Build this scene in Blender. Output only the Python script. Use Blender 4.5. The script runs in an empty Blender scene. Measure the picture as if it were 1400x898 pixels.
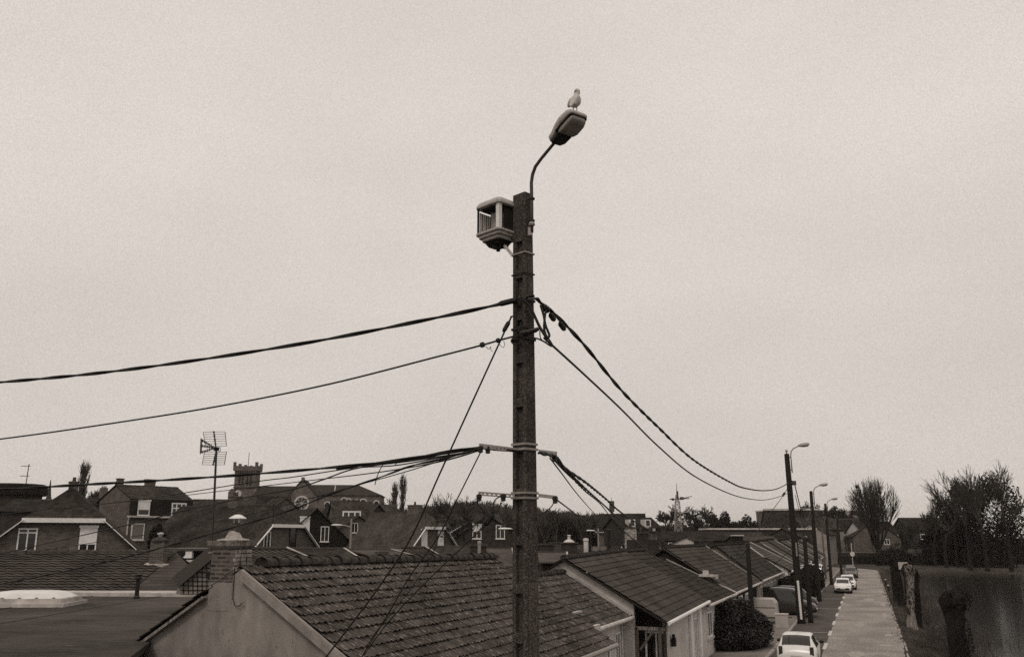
import bpy, math, random
import numpy as np
from mathutils import Vector, Matrix
R = math.radians
C = bpy.context.scene.collection
scene = bpy.context.scene

# ------------------------------------------------------------------ camera
F, CAM_H = 1200.0, 5.5
TH = math.atan(286/F)
cam = bpy.data.cameras.new('camera'); cam.sensor_width = 36; cam.lens = 36*F/1400; cam.clip_end = 6000; cam.clip_start = .1
camo = bpy.data.objects.new('camera', cam); C.objects.link(camo)
camo.location = (0, 0, CAM_H); camo.rotation_euler = (math.pi/2+TH, 0, 0)
scene.camera = camo

# ------------------------------------------------------------------ sky, sun, exposure
SUN_EL, SUN_AZ = R(48), R(200)
w = bpy.data.worlds.new('World'); scene.world = w; w.use_nodes = True
nt = w.node_tree; nt.nodes.clear()
def N(t, **k):
    n = nt.nodes.new(t)
    for a, b in k.items(): setattr(n, a, b)
    return n
out = N('ShaderNodeOutputWorld'); bg = N('ShaderNodeBackground'); bg.inputs[1].default_value = .1
sky = N('ShaderNodeTexSky', sky_type='NISHITA', sun_disc=False)
sky.sun_elevation = SUN_EL; sky.sun_rotation = SUN_AZ
bw = N('ShaderNodeRGBToBW'); nt.links.new(sky.outputs[0], bw.inputs[0])
tc = N('ShaderNodeTexCoord'); sp = N('ShaderNodeSeparateXYZ'); nt.links.new(tc.outputs['Generated'], sp.inputs[0])
ramp = N('ShaderNodeValToRGB'); nt.links.new(sp.outputs[2], ramp.inputs[0])
ramp.color_ramp.elements[0].position = 0.0; ramp.color_ramp.elements[0].color = (.615, .615, .615, 1)
ramp.color_ramp.elements[1].position = .45; ramp.color_ramp.elements[1].color = (.715, .715, .715, 1)
e = ramp.color_ramp.elements.new(.12); e.color = (.65, .65, .65, 1)
mp = N('ShaderNodeMapping'); mp.inputs['Scale'].default_value = (1, 1, 2.4); nt.links.new(tc.outputs['Generated'], mp.inputs[0])
no = N('ShaderNodeTexNoise'); no.inputs['Scale'].default_value = 2.6; no.inputs['Detail'].default_value = 5; nt.links.new(mp.outputs[0], no.inputs[0])
mr = N('ShaderNodeMapRange'); mr.inputs[1].default_value = .3; mr.inputs[2].default_value = .7; mr.inputs[3].default_value = .94; mr.inputs[4].default_value = 1.05
nt.links.new(no.outputs[0], mr.inputs[0])
no2 = N('ShaderNodeTexNoise'); no2.inputs['Scale'].default_value = 760; no2.inputs['Detail'].default_value = 1; nt.links.new(tc.outputs['Generated'], no2.inputs[0])
mr2 = N('ShaderNodeMapRange'); mr2.inputs[1].default_value = .2; mr2.inputs[2].default_value = .8; mr2.inputs[3].default_value = .86; mr2.inputs[4].default_value = 1.14
nt.links.new(no2.outputs[0], mr2.inputs[0])
m1 = N('ShaderNodeMath', operation='MULTIPLY'); nt.links.new(ramp.outputs[0], m1.inputs[0]); nt.links.new(mr.outputs[0], m1.inputs[1])
m2 = N('ShaderNodeMath', operation='MULTIPLY'); nt.links.new(m1.outputs[0], m2.inputs[0]); nt.links.new(mr2.outputs[0], m2.inputs[1])
m3 = N('ShaderNodeMath', operation='MULTIPLY'); nt.links.new(m2.outputs[0], m3.inputs[0]); m3.inputs[1].default_value = 10
m4 = N('ShaderNodeMath', operation='MULTIPLY'); nt.links.new(bw.outputs[0], m4.inputs[0]); m4.inputs[1].default_value = .03
m5 = N('ShaderNodeMath', operation='ADD'); nt.links.new(m3.outputs[0], m5.inputs[0]); nt.links.new(m4.outputs[0], m5.inputs[1])
vm = N('ShaderNodeVectorMath', operation='SCALE'); vm.inputs[0].default_value = (1, .922, .845); nt.links.new(m5.outputs[0], vm.inputs['Scale'])
nt.links.new(vm.outputs[0], bg.inputs[0]); nt.links.new(bg.outputs[0], out.inputs[0])
sl = bpy.data.lights.new('sun', 'SUN'); sl.energy = .9; sl.angle = R(14); sl.color = (1, .92, .82)
so = bpy.data.objects.new('sun', sl); C.objects.link(so)
sd = Vector((math.sin(SUN_AZ)*math.cos(SUN_EL), math.cos(SUN_AZ)*math.cos(SUN_EL), math.sin(SUN_EL)))
so.rotation_euler = sd.to_track_quat('Z', 'Y').to_euler()
scene.view_settings.view_transform = 'Standard'; scene.view_settings.look = 'None'
scene.view_settings.exposure = 0; scene.view_settings.gamma = 1
scene.render.engine = 'CYCLES'
scene.cycles.max_bounces = 5; scene.cycles.diffuse_bounces = 3; scene.cycles.glossy_bounces = 2; scene.cycles.transparent_max_bounces = 4
scene.cycles.use_denoising = False

# ------------------------------------------------------------------ frames: pixels of the photo and the street's own axes
cT, sT = math.cos(TH), math.sin(TH)
def ray(px, py):
    X = px-700; U = 449-py
    return (X, F*cT-U*sT, F*sT+U*cT)
def atY(px, py, Y):
    r = ray(px, py); k = Y/r[1]; return Vector((r[0]*k, Y, CAM_H+r[2]*k))
def atZ(px, py, z):
    r = ray(px, py); k = (z-CAM_H)/r[2]; return Vector((r[0]*k, r[1]*k, z))
def zY(py, Y, px=700): return atY(px, py, Y).z
AZ = R(21.422)
U2 = Vector((math.sin(AZ), math.cos(AZ), 0)); V2 = Vector((math.cos(AZ), -math.sin(AZ), 0))
def ST(s, t, z=0): return V2*s + U2*t + Vector((0, 0, z))
ROAD_ANG = math.pi/2-AZ
def on_plane(px, py, a, b):            # the pixel's ray cut with the vertical plane through a and b
    r = Vector(ray(px, py)); n = Vector((-(b.y-a.y), b.x-a.x, 0))
    k = n.dot(Vector((a.x, a.y, 0)))/n.dot(r)
    return Vector((0, 0, CAM_H))+r*k

# ------------------------------------------------------------------ object bookkeeping
def tagp(o, label=None, cat=None, group=None, kind=None):
    if label: o['label'] = label
    if cat: o['category'] = cat
    if group: o['group'] = group
    if kind: o['kind'] = kind
    return o
def thing(name, label, cat, loc=(0, 0, 0), rz=0, group=None):
    o = bpy.data.objects.new(name, None); C.objects.link(o); o.empty_display_size = .2
    o.location = loc; o.rotation_euler = (0, 0, rz)
    return tagp(o, label, cat, group)
def kids(o): return list(CH.get(o.name, []))
CH = {}
def copy_tree(o, parent=None):
    c = o.copy(); C.objects.link(c)
    if parent: c.parent = parent; CH.setdefault(parent.name, []).append(c)
    for k in kids(o): copy_tree(k, c)
    return c

class MB:
    def __init__(s): s.v = []; s.f = []; s.uv = {}
    def vert(s, p): s.v.append(tuple(p)); return len(s.v)-1
    def face(s, idx, uv=None):
        s.f.append(tuple(idx))
        if uv: s.uv[len(s.f)-1] = uv
    def poly(s, pts, uv=None):
        b = len(s.v); s.v += [tuple(p) for p in pts]; s.face(range(b, b+len(pts)), uv); return s
    def box(s, c, d, rz=0, rx=0, ry=0, M=None):
        m = M if M is not None else Matrix.Translation(c) @ Matrix.Rotation(rz, 4, 'Z') @ Matrix.Rotation(ry, 4, 'Y') @ Matrix.Rotation(rx, 4, 'X')
        b = len(s.v)
        for x in (-.5, .5):
            for y in (-.5, .5):
                for z in (-.5, .5): s.v.append(tuple(m @ Vector((x*d[0], y*d[1], z*d[2]))))
        for q in ((0, 1, 3, 2), (4, 6, 7, 5), (0, 4, 5, 1), (2, 3, 7, 6), (0, 2, 6, 4), (1, 5, 7, 3)): s.f.append(tuple(b+i for i in q))
        return s
    def bar(s, a, b, wd, ht, up=(0, 0, 1)):
        a, b = Vector(a), Vector(b); x = (b-a); L = x.length; x.normalize(); up = Vector(up)
        y = up.cross(x)
        if y.length < 1e-4: y = Vector((1, 0, 0)).cross(x)
        y.normalize(); z = x.cross(y)
        m = Matrix((x, y, z)).transposed().to_4x4(); m.translation = (a+b)/2
        return s.box(None, (L, wd, ht), M=m)
    def prism(s, pts, d):
        n = len(pts); b = len(s.v); d = Vector(d)
        s.v += [tuple(p) for p in pts] + [tuple(Vector(p)+d) for p in pts]
        s.f.append(tuple(b+i for i in range(n))); s.f.append(tuple(b+n+i for i in reversed(range(n))))
        for i in range(n): j = (i+1) % n; s.f.append((b+i, b+n+i, b+n+j, b+j))
        return s
    def tube(s, pts, r, n=6, cap=True):
        pts = [Vector(p) for p in pts]; k = len(pts); rr = r if isinstance(r, (list, tuple)) else [r]*k
        b = len(s.v); ref = None
        for i, p in enumerate(pts):
            t = (pts[min(i+1, k-1)]-pts[max(i-1, 0)]).normalized()
            if ref is None:
                ref = t.cross(Vector((0, 0, 1)))
                if ref.length < .05: ref = t.cross(Vector((1, 0, 0)))
            a = (ref-t*ref.dot(t)).normalized(); ref = a; c = t.cross(a)
            for j in range(n):
                q = 2*math.pi*j/n; s.v.append(tuple(p+a*(math.cos(q)*rr[i])+c*(math.sin(q)*rr[i])))
        for i in range(k-1):
            for j in range(n):
                j2 = (j+1) % n; s.f.append((b+i*n+j, b+i*n+j2, b+(i+1)*n+j2, b+(i+1)*n+j))
        if cap: s.f.append(tuple(b+j for j in reversed(range(n)))); s.f.append(tuple(b+(k-1)*n+j for j in range(n)))
        return s
    def lathe(s, prof, n=16, c=(0, 0, 0), M=None):
        b = len(s.v); M = M or Matrix.Translation(c); k = len(prof)
        for r, z in prof:
            for j in range(n):
                q = 2*math.pi*j/n; s.v.append(tuple(M @ Vector((r*math.cos(q), r*math.sin(q), z))))
        for i in range(k-1):
            for j in range(n):
                j2 = (j+1) % n; s.f.append((b+i*n+j, b+i*n+j2, b+(i+1)*n+j2, b+(i+1)*n+j))
        s.f.append(tuple(b+j for j in reversed(range(n)))); s.f.append(tuple(b+(k-1)*n+j for j in range(n)))
        return s
    def build(s, name, mat, parent=None, smooth=False):
        me = bpy.data.meshes.new(name); me.from_pydata(s.v, [], s.f)
        if s.uv:
            ul = me.uv_layers.new(name='tiles'); d = ul.data
            for fi, uv in s.uv.items():
                p = me.polygons[fi]
                for li, q in zip(p.loop_indices, uv): d[li].uv = q
        me.materials.append(mat)
        if smooth: me.polygons.foreach_set('use_smooth', [True]*len(me.polygons))
        me.update()
        o = bpy.data.objects.new(name, me); C.objects.link(o)
        if parent: o.parent = parent; CH.setdefault(parent.name, []).append(o)
        return o
def rawmesh(name, V, Fc, mat, parent=None, smooth=False):
    me = bpy.data.meshes.new(name); n, k = Fc.shape
    me.vertices.add(len(V)); me.vertices.foreach_set('co', np.asarray(V, dtype=np.float32).ravel())
    me.loops.add(n*k); me.loops.foreach_set('vertex_index', Fc.astype(np.int32).ravel())
    me.polygons.add(n); me.polygons.foreach_set('loop_start', np.arange(0, n*k, k, dtype=np.int32))
    me.materials.append(mat)
    if smooth: me.polygons.foreach_set('use_smooth', [True]*n)
    me.update(calc_edges=True); me.validate()
    o = bpy.data.objects.new(name, me); C.objects.link(o)
    if parent: o.parent = parent; CH.setdefault(parent.name, []).append(o)
    return o

# ------------------------------------------------------------------ materials (warm toned monochrome, as the place reads on this film)
def tone(g):
    g = g*(.66+.34*min(1, g/.5)); k = min(1, g/.85)
    return (g, g*(.85+.14*k), g*(.755+.225*k), 1)
def mat(name, g, rough=.85, var=.25, scale=6, detail=6, bump=.2, bscale=None, spec=.3, stretch=None, metal=0, var2=0, scale2=.7, g2=None, thr=.6, coord='Object'):
    m = bpy.data.materials.new(name); m.use_nodes = True; t = m.node_tree; b = t.nodes['Principled BSDF']; L = t.links.new
    b.inputs['Roughness'].default_value = rough; b.inputs['Specular IOR Level'].default_value = spec if rough < .8 else min(spec, .08); b.inputs['Metallic'].default_value = metal
    tc = t.nodes.new('ShaderNodeTexCoord'); mp = t.nodes.new('ShaderNodeMapping'); L(tc.outputs[coord], mp.inputs[0])
    if stretch: mp.inputs['Scale'].default_value = stretch
    n = t.nodes.new('ShaderNodeTexNoise'); n.inputs['Scale'].default_value = scale; n.inputs['Detail'].default_value = detail; L(mp.outputs[0], n.inputs[0])
    r = t.nodes.new('ShaderNodeMapRange'); r.inputs[1].default_value = .3; r.inputs[2].default_value = .7; r.inputs[3].default_value = 1-var; r.inputs[4].default_value = 1+var; L(n.outputs[0], r.inputs[0])
    fac = r.outputs[0]
    if var2:
        n2 = t.nodes.new('ShaderNodeTexNoise'); n2.inputs['Scale'].default_value = scale2; n2.inputs['Detail'].default_value = 3; L(tc.outputs[coord], n2.inputs[0])
        r2 = t.nodes.new('ShaderNodeMapRange'); r2.inputs[1].default_value = .35; r2.inputs[2].default_value = .65; r2.inputs[3].default_value = 1-var2; r2.inputs[4].default_value = 1+var2; L(n2.outputs[0], r2.inputs[0])
        mm = t.nodes.new('ShaderNodeMath'); mm.operation = 'MULTIPLY'; L(fac, mm.inputs[0]); L(r2.outputs[0], mm.inputs[1]); fac = mm.outputs[0]
    v = t.nodes.new('ShaderNodeVectorMath'); v.operation = 'SCALE'; v.inputs[0].default_value = tone(g)[:3]; L(fac, v.inputs['Scale'])
    col = v.outputs[0]
    if g2 is not None:
        n3 = t.nodes.new('ShaderNodeTexNoise'); n3.inputs['Scale'].default_value = scale*3.3; n3.inputs['Detail'].default_value = 4; L(mp.outputs[0], n3.inputs[0])
        r3 = t.nodes.new('ShaderNodeMapRange'); r3.inputs[1].default_value = thr; r3.inputs[2].default_value = thr+.08; L(n3.outputs[0], r3.inputs[0])
        mx = t.nodes.new('ShaderNodeMix'); mx.data_type = 'RGBA'; L(r3.outputs[0], mx.inputs[0]); L(col, mx.inputs[6]); mx.inputs[7].default_value = tone(g2); col = mx.outputs[2]
    L(col, b.inputs['Base Color'])
    if bump:
        n4 = t.nodes.new('ShaderNodeTexNoise'); n4.inputs['Scale'].default_value = bscale or scale*4; n4.inputs['Detail'].default_value = 5; L(mp.outputs[0], n4.inputs[0])
        bp = t.nodes.new('ShaderNodeBump'); bp.inputs['Strength'].default_value = bump; bp.inputs['Distance'].default_value = .03; L(n4.outputs[0], bp.inputs['Height']); L(bp.outputs[0], b.inputs['Normal'])
    return m
def brick(name, g, gm, w=.22, h=.07, ms=.012, var=.35, dirt=.25):
    m = bpy.data.materials.new(name); m.use_nodes = True; t = m.node_tree; b = t.nodes['Principled BSDF']; L = t.links.new
    b.inputs['Roughness'].default_value = .95; b.inputs['Specular IOR Level'].default_value = .06
    tc = t.nodes.new('ShaderNodeTexCoord'); sx = t.nodes.new('ShaderNodeSeparateXYZ'); L(tc.outputs['Object'], sx.inputs[0])
    ad = t.nodes.new('ShaderNodeMath'); ad.operation = 'ADD'; L(sx.outputs[0], ad.inputs[0]); L(sx.outputs[1], ad.inputs[1])
    cx = t.nodes.new('ShaderNodeCombineXYZ'); L(ad.outputs[0], cx.inputs[0]); L(sx.outputs[2], cx.inputs[1])
    br = t.nodes.new('ShaderNodeTexBrick'); L(cx.outputs[0], br.inputs[0])
    br.inputs['Scale'].default_value = 1; br.inputs['Brick Width'].default_value = w; br.inputs['Row Height'].default_value = h; br.inputs['Mortar Size'].default_value = ms
    br.inputs['Color1'].default_value = tone(g*(1-var)); br.inputs['Color2'].default_value = tone(g*(1+var)); br.inputs['Mortar'].default_value = tone(gm)
    n = t.nodes.new('ShaderNodeTexNoise'); n.inputs['Scale'].default_value = 1.3; n.inputs['Detail'].default_value = 7; L(tc.outputs['Object'], n.inputs[0])
    r = t.nodes.new('ShaderNodeMapRange'); r.inputs[1].default_value = .3; r.inputs[2].default_value = .7; r.inputs[3].default_value = 1-dirt; r.inputs[4].default_value = 1+dirt; L(n.outputs[0], r.inputs[0])
    v = t.nodes.new('ShaderNodeVectorMath'); v.operation = 'SCALE'; L(br.outputs[0], v.inputs[0]); L(r.outputs[0], v.inputs['Scale']); L(v.outputs[0], b.inputs['Base Color'])
    bp = t.nodes.new('ShaderNodeBump'); bp.inputs['Strength'].default_value = .5; bp.inputs['Distance'].default_value = .01; bp.invert = True; L(br.outputs['Fac'], bp.inputs['Height']); L(bp.outputs[0], b.inputs['Normal'])
    return m
def roofmat(name, g, tile_var=.25, lich=.35, gl=.3, thr=.58, line=.45, patch=.25):
    """tile roof: UV counts tiles (u) and courses (v); each tile has its own tone, lichen grows in patches."""
    m = bpy.data.materials.new(name); m.use_nodes = True; t = m.node_tree; b = t.nodes['Principled BSDF']; L = t.links.new
    b.inputs['Roughness'].default_value = .95; b.inputs['Specular IOR Level'].default_value = .06
    def M(op, *a):
        n = t.nodes.new('ShaderNodeMath'); n.operation = op
        for i, x in enumerate(a):
            if isinstance(x, (int, float)): n.inputs[i].default_value = x
            else: L(x, n.inputs[i])
        return n.outputs[0]
    uv = t.nodes.new('ShaderNodeUVMap'); sx = t.nodes.new('ShaderNodeSeparateXYZ'); L(uv.outputs[0], sx.inputs[0])
    fu = M('FLOOR', sx.outputs[0]); fv = M('FLOOR', sx.outputs[1])
    cx = t.nodes.new('ShaderNodeCombineXYZ'); L(fu, cx.inputs[0]); L(fv, cx.inputs[1])
    wn = t.nodes.new('ShaderNodeTexWhiteNoise'); L(cx.outputs[0], wn.inputs[0])
    tv = M('MULTIPLY_ADD', wn.outputs[0], 2*tile_var, 1-tile_var)
    tc = t.nodes.new('ShaderNodeTexCoord')
    n = t.nodes.new('ShaderNodeTexNoise'); n.inputs['Scale'].default_value = .55; n.inputs['Detail'].default_value = 6; L(tc.outputs['Object'], n.inputs[0])
    r = t.nodes.new('ShaderNodeMapRange'); r.inputs[1].default_value = .3; r.inputs[2].default_value = .7; r.inputs[3].default_value = 1-patch; r.inputs[4].default_value = 1+patch; L(n.outputs[0], r.inputs[0])
    f = M('MULTIPLY', tv, r.outputs[0])
    frv = M('FRACT', sx.outputs[1])                     # course shadow painted into the colour as a dark line at each lap
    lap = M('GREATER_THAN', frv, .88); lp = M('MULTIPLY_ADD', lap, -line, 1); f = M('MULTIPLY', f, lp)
    v = t.nodes.new('ShaderNodeVectorMath'); v.operation = 'SCALE'; v.inputs[0].default_value = tone(g)[:3]; L(f, v.inputs['Scale'])
    mp = t.nodes.new('ShaderNodeMapping'); mp.inputs['Scale'].default_value = (4.2, 1.0, 1); L(uv.outputs[0], mp.inputs[0])
    n3 = t.nodes.new('ShaderNodeTexNoise'); n3.inputs['Scale'].default_value = 1.7; n3.inputs['Detail'].default_value = 6; n3.inputs['Roughness'].default_value = .65; L(mp.outputs[0], n3.inputs[0])
    r3 = t.nodes.new('ShaderNodeMapRange'); r3.inputs[1].default_value = thr; r3.inputs[2].default_value = thr+.1; r3.inputs[4].default_value = lich; L(n3.outputs[0], r3.inputs[0])
    mx = t.nodes.new('ShaderNodeMix'); mx.data_type = 'RGBA'; L(r3.outputs[0], mx.inputs[0]); L(v.outputs[0], mx.inputs[6]); mx.inputs[7].default_value = tone(gl)
    L(mx.outputs[2], b.inputs['Base Color'])
    hh = M('MULTIPLY_ADD', frv, -1.0, M('MULTIPLY', M('ABSOLUTE', M('SINE', M('MULTIPLY', sx.outputs[0], math.pi))), .5))
    bp = t.nodes.new('ShaderNodeBump'); bp.inputs['Strength'].default_value = .6; bp.inputs['Distance'].default_value = .03; L(hh, bp.inputs['Height']); L(bp.outputs[0], b.inputs['Normal'])
    return m
def glass(name, g=.03, rough=.08):
    m = bpy.data.materials.new(name); m.use_nodes = True; b = m.node_tree.nodes['Principled BSDF']
    b.inputs['Base Color'].default_value = tone(g); b.inputs['Roughness'].default_value = rough; b.inputs['Specular IOR Level'].default_value = .6
    return m

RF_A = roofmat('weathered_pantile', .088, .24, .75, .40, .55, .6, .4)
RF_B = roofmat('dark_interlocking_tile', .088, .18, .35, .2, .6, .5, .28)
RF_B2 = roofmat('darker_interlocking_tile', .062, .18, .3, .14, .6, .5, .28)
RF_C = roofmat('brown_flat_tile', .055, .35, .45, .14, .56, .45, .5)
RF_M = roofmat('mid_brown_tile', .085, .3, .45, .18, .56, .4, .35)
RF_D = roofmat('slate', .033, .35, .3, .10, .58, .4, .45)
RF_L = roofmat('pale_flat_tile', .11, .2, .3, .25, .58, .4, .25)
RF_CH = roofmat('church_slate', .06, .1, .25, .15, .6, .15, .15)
RIDGE = mat('ridge_clay', .085, var=.5, scale=9, g2=.22, thr=.62)
RIDGE2 = mat('ridge_clay_plain', .07, var=.3, scale=9)
RENDER = mat('grey_cement_render', .31, .95, .22, 2.2, 9, .5, 30, .15, stretch=(1.6, 1.6, .7), var2=.2, scale2=.5, g2=.22, thr=.62)
RENDER_L = mat('pale_render', .52, .9, .12, 3, 7, .2, 25, .15, var2=.1)
RENDER_M = mat('mid_render', .34, .9, .15, 3, 7, .2, 25, .15, var2=.15)
WHITE = mat('white_paint', .74, .55, .1, 5, 5, .05, var2=.06)
WHITE_D = mat('weathered_white_paint', .5, .7, .25, 7, 6, .1, var2=.15)
CONC_D = mat('speckled_aggregate_concrete', .085, .95, .5, 26, 8, .9, 60, .15, g2=.34, thr=.585, var2=.3, scale2=2.2)
BR_OLD = brick('old_stock_brick', .12, .19, .22, .075, .018, .55, .55)
BR_M = brick('brown_brick', .12, .20, .22, .07, .012, .4)
BR_D = brick('dark_brick', .055, .075, .22, .07, .012, .35)
BR_K = brick('black_tarred_brick', .028, .035, .22, .07, .01, .35)
STONE = brick('rough_stone_block', .42, .30, .2, .11, .025, .45, .4)
CH_BR = brick('church_brick', .15, .2, .5, .2, .02, .3)
WOOD_D = mat('creosoted_wood', .035, .9, .35, 5, 6, .3, stretch=(12, 12, 1))
WOOD_M = mat('grey_wood', .14, .9, .3, 5, 6, .3, stretch=(8, 8, 1), g2=.05, thr=.66)
STEEL = mat('galvanised_steel', .33, .5, .15, 20, metal=.3)
STEEL_D = mat('dull_dark_steel', .09, .55, .2, 20)
LAMP_SH = mat('lamp_housing_grey', .42, .6, .2, 14, 5, .1, g2=.2, thr=.68)
LAMP_LENS = mat('frosted_lamp_cover', .25, .3, .2, 9, 4, 0, spec=.5)
RUBBER = mat('black_cable_sheath', .016, .6, .2, 20, 3, .1)
RUBBER2 = mat('grey_cable_sheath', .035, .6, .2, 20, 3, .1)
BLACK = mat('black_plastic', .012, .5, .1, 10, 3, 0)
ASPH = mat('pale_worn_asphalt', .31, .85, .5, 9, 10, .4, 80, .35, var2=.2, scale2=.35, g2=.42, thr=.67)
ASPH_D = mat('dark_asphalt', .115, .85, .25, 30, 10, .4, 80, .3, var2=.2, scale2=.5)
KERB = mat('kerb_stone', .36, .9, .6, 2.5, 6, .2)
PAVE = mat('pavement_concrete', .25, .9, .25, 10, 7, .2, var2=.2)
LINE = mat('worn_road_paint', .55, .8, .3, 14, 8, .1, g2=.2, thr=.6)
SOIL = mat('winter_ground', .075, .95, .45, 3, 9, .5, 12, .1, var2=.35, scale2=.25)
GRASS = mat('winter_grass', .12, .95, .4, 14, 8, .2, var2=.4, scale2=.8)
FELT = mat('roofing_felt', .085, .9, .35, 3, 9, .25, 60, .2, stretch=(.35, 2.6, 1), var2=.35, scale2=.35, g2=.15, thr=.6)
FLASH = mat('lead_flashing', .42, .6, .25, 4, 7, .2, var2=.2)
DOME = mat('translucent_acrylic_dome', .66, .3, .1, 3, 4, .05, spec=.5)
BARK = mat('dark_bark', .028, .95, .4, 9, 7, .5, stretch=(3, 3, .6))
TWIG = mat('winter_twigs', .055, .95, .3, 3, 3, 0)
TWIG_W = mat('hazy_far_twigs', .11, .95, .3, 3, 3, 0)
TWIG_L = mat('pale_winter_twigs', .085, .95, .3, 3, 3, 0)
LEAF_D = mat('evergreen_foliage', .036, .95, .5, 2, 6, 0)
LEAF_H = mat('laurel_leaf', .035, .55, .6, 5, 6, 0, spec=.4)
IVY = mat('ivy_leaf', .036, .95, .5, 4, 6, 0)
WOODPALE = mat('bare_cut_wood', .26, .9, .45, 5, 7, .4, stretch=(3, 3, .7), g2=.07, thr=.56)
GLASS = glass('window_glass', .02); GLASS_R = glass('reflecting_glass', .25, .3)
GLASS_C = glass('car_glass', .035, .06)
CAR_W = mat('white_car_paint', .72, .25, .04, 2, 2, 0, spec=.6)
CAR_S = mat('silver_car_paint', .33, .3, .04, 2, 2, 0, spec=.6)
CAR_D = mat('dark_car_paint', .05, .25, .05, 2, 2, 0, spec=.6)
CAR_M = mat('mid_grey_car_paint', .12, .3, .05, 2, 2, 0, spec=.6)
TYRE = mat('tyre_rubber', .02, .9, .1, 10, 3, 0)
RIM = mat('alloy_rim', .45, .35, .05, 10, 3, 0)
LIGHTC = glass('lamp_glass', .35, .15); REDL = glass('tail_lamp', .06, .2)
CREAM = mat('cream_gelcoat', .42, .5, .08, 3, 3, 0)
FEATHER_W = mat('white_feathers', .5, .9, .08, 20, 4, .1)
FEATHER_G = mat('grey_feathers', .17, .9, .12, 20, 4, .1)
BEAK = mat('beak_horn', .22, .5, .1, 20, 3, 0)
STONE_CL = mat('pale_clock_stone', .5, .9, .2, 2, 4, 0)

# ------------------------------------------------------------------ ground, road, water
def structure(o): o['kind'] = 'structure'; return o
WL = -.75
def build_ground():
    ss = [-3000, -600, -200, -60, -20, -4.75, 1.45, 1.9, 2.6, 3.3, 4.0, 5, 38, 40, 43, 60, 200, 700, 3000]
    tt = [-400, -40, -20, 0, 20, 40, 60, 80, 100, 120, 140, 160, 178, 184, 188, 194, 230, 300, 600, 1500, 4000]
    rnd = random.Random(3)
    def z(s, t):
        if 3.3 <= s <= 40 and -40 <= t <= 184: base = -1.4
        elif 2.6 <= s <= 3.4 and -40 <= t <= 188: base = -.45
        elif 1.9 <= s < 2.6 and t <= 194: base = -.1
        else: base = 0
        return base
    mb = MB(); idx = {}
    for i, s in enumerate(ss):
        for j, t in enumerate(tt): idx[i, j] = mb.vert(ST(s, t, z(s, t)))
    for i in range(len(ss)-1):
        for j in range(len(tt)-1): mb.face((idx[i, j], idx[i+1, j], idx[i+1, j+1], idx[i, j+1]))
    structure(mb.build('ground', SOIL))
build_ground()
water_m = bpy.data.materials.new('still_canal_water'); water_m.use_nodes = True
_t = water_m.node_tree; _b = _t.nodes['Principled BSDF']; _b.inputs['Base Color'].default_value = tone(.03); _b.inputs['Roughness'].default_value = .12; _b.inputs['Specular IOR Level'].default_value = .05
_n = _t.nodes.new('ShaderNodeTexNoise'); _n.inputs['Scale'].default_value = 1.6; _n.inputs['Detail'].default_value = 3
_c = _t.nodes.new('ShaderNodeTexCoord'); _t.links.new(_c.outputs['Object'], _n.inputs[0])
_p = _t.nodes.new('ShaderNodeBump'); _p.inputs['Strength'].default_value = .10; _p.inputs['Distance'].default_value = .1; _t.links.new(_n.outputs[0], _p.inputs['Height']); _t.links.new(_p.outputs[0], _b.inputs['Normal'])
structure(MB().poly([ST(2.6, -40, WL), ST(42, -40, WL), ST(42, 192, WL), ST(2.6, 192, WL)]).build('water', water_m))

def road_path(s_off, t1=168, t0=-30, z=.012, n=26):
    """offset line along the road: straight, then a bend to the left round a centre at s=-32"""
    pts = [ST(s_off, t0, z)]
    for k in range(1, 13): pts.append(ST(s_off, t0+(t1-t0)*k/12, z))
    cs = -21.6
    for k in range(1, n+1):
        a = math.pi/2*k/n*1.0; r = s_off-cs
        pts.append(ST(cs+r*math.cos(a), t1+r*math.sin(a), z))
    return pts
def strip(s0, s1, z, **k):
    a = road_path(s0, z=z, **k); b = road_path(s1, z=z, **k); mb = MB()
    for p, q in zip(a, b): mb.vert(p); mb.vert(q)
    for i in range(len(a)-1): mb.face((2*i, 2*i+1, 2*i+3, 2*i+2))
    return mb
structure(strip(-4.7, -2.46, .008).build('parking_strip', ASPH_D))
def ragged_road():
    a = road_path(-2.46, z=.012); b = road_path(1.36, z=.012); P = []; Q = []
    def dens(pp):
        o = []
        for p, q in zip(pp, pp[1:]):
            k = max(1, int((q-p).length/.55))
            for i in range(k): o.append(p.lerp(q, i/k))
        return o+[pp[-1]]
    b = dens(b); rg = random.Random(12); w_ = 0; mb = MB(); n = len(b)
    aa = [min(range(len(a)), key=lambda i: (a[i]-p).length) for p in b]
    for i, p in enumerate(b):
        w_ = w_*.75+rg.gauss(0, .035); q = b[min(i+1, n-1)]-b[max(i-1, 0)]; nr = Vector((q.y, -q.x, 0)).normalized(); w2 = max(-.14, min(.14, w_)); mb.vert(p-nr*3.82); mb.vert(p+nr*w2)
    for i in range(n-1): mb.face((2*i, 2*i+1, 2*i+3, 2*i+2))
    structure(mb.build('road', ASPH))
ragged_road()
def kerb(s0, s1, h):
    a = road_path(s0, z=h); b = road_path(s1, z=h); c = road_path(s1, z=-.05); d = road_path(s0, z=-.05); mb = MB()
    for q in zip(a, b, c, d):
        for p in q: mb.vert(p)
    for i in range(len(a)-1):
        for k in range(4): mb.face((4*i+k, 4*i+(k+1) % 4, 4*i+4+(k+1) % 4, 4*i+4+k))
    return mb
mb = MB(); rg_ = random.Random(6); t_ = 22.0          # worn edging stones, some sunk or missing
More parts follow.
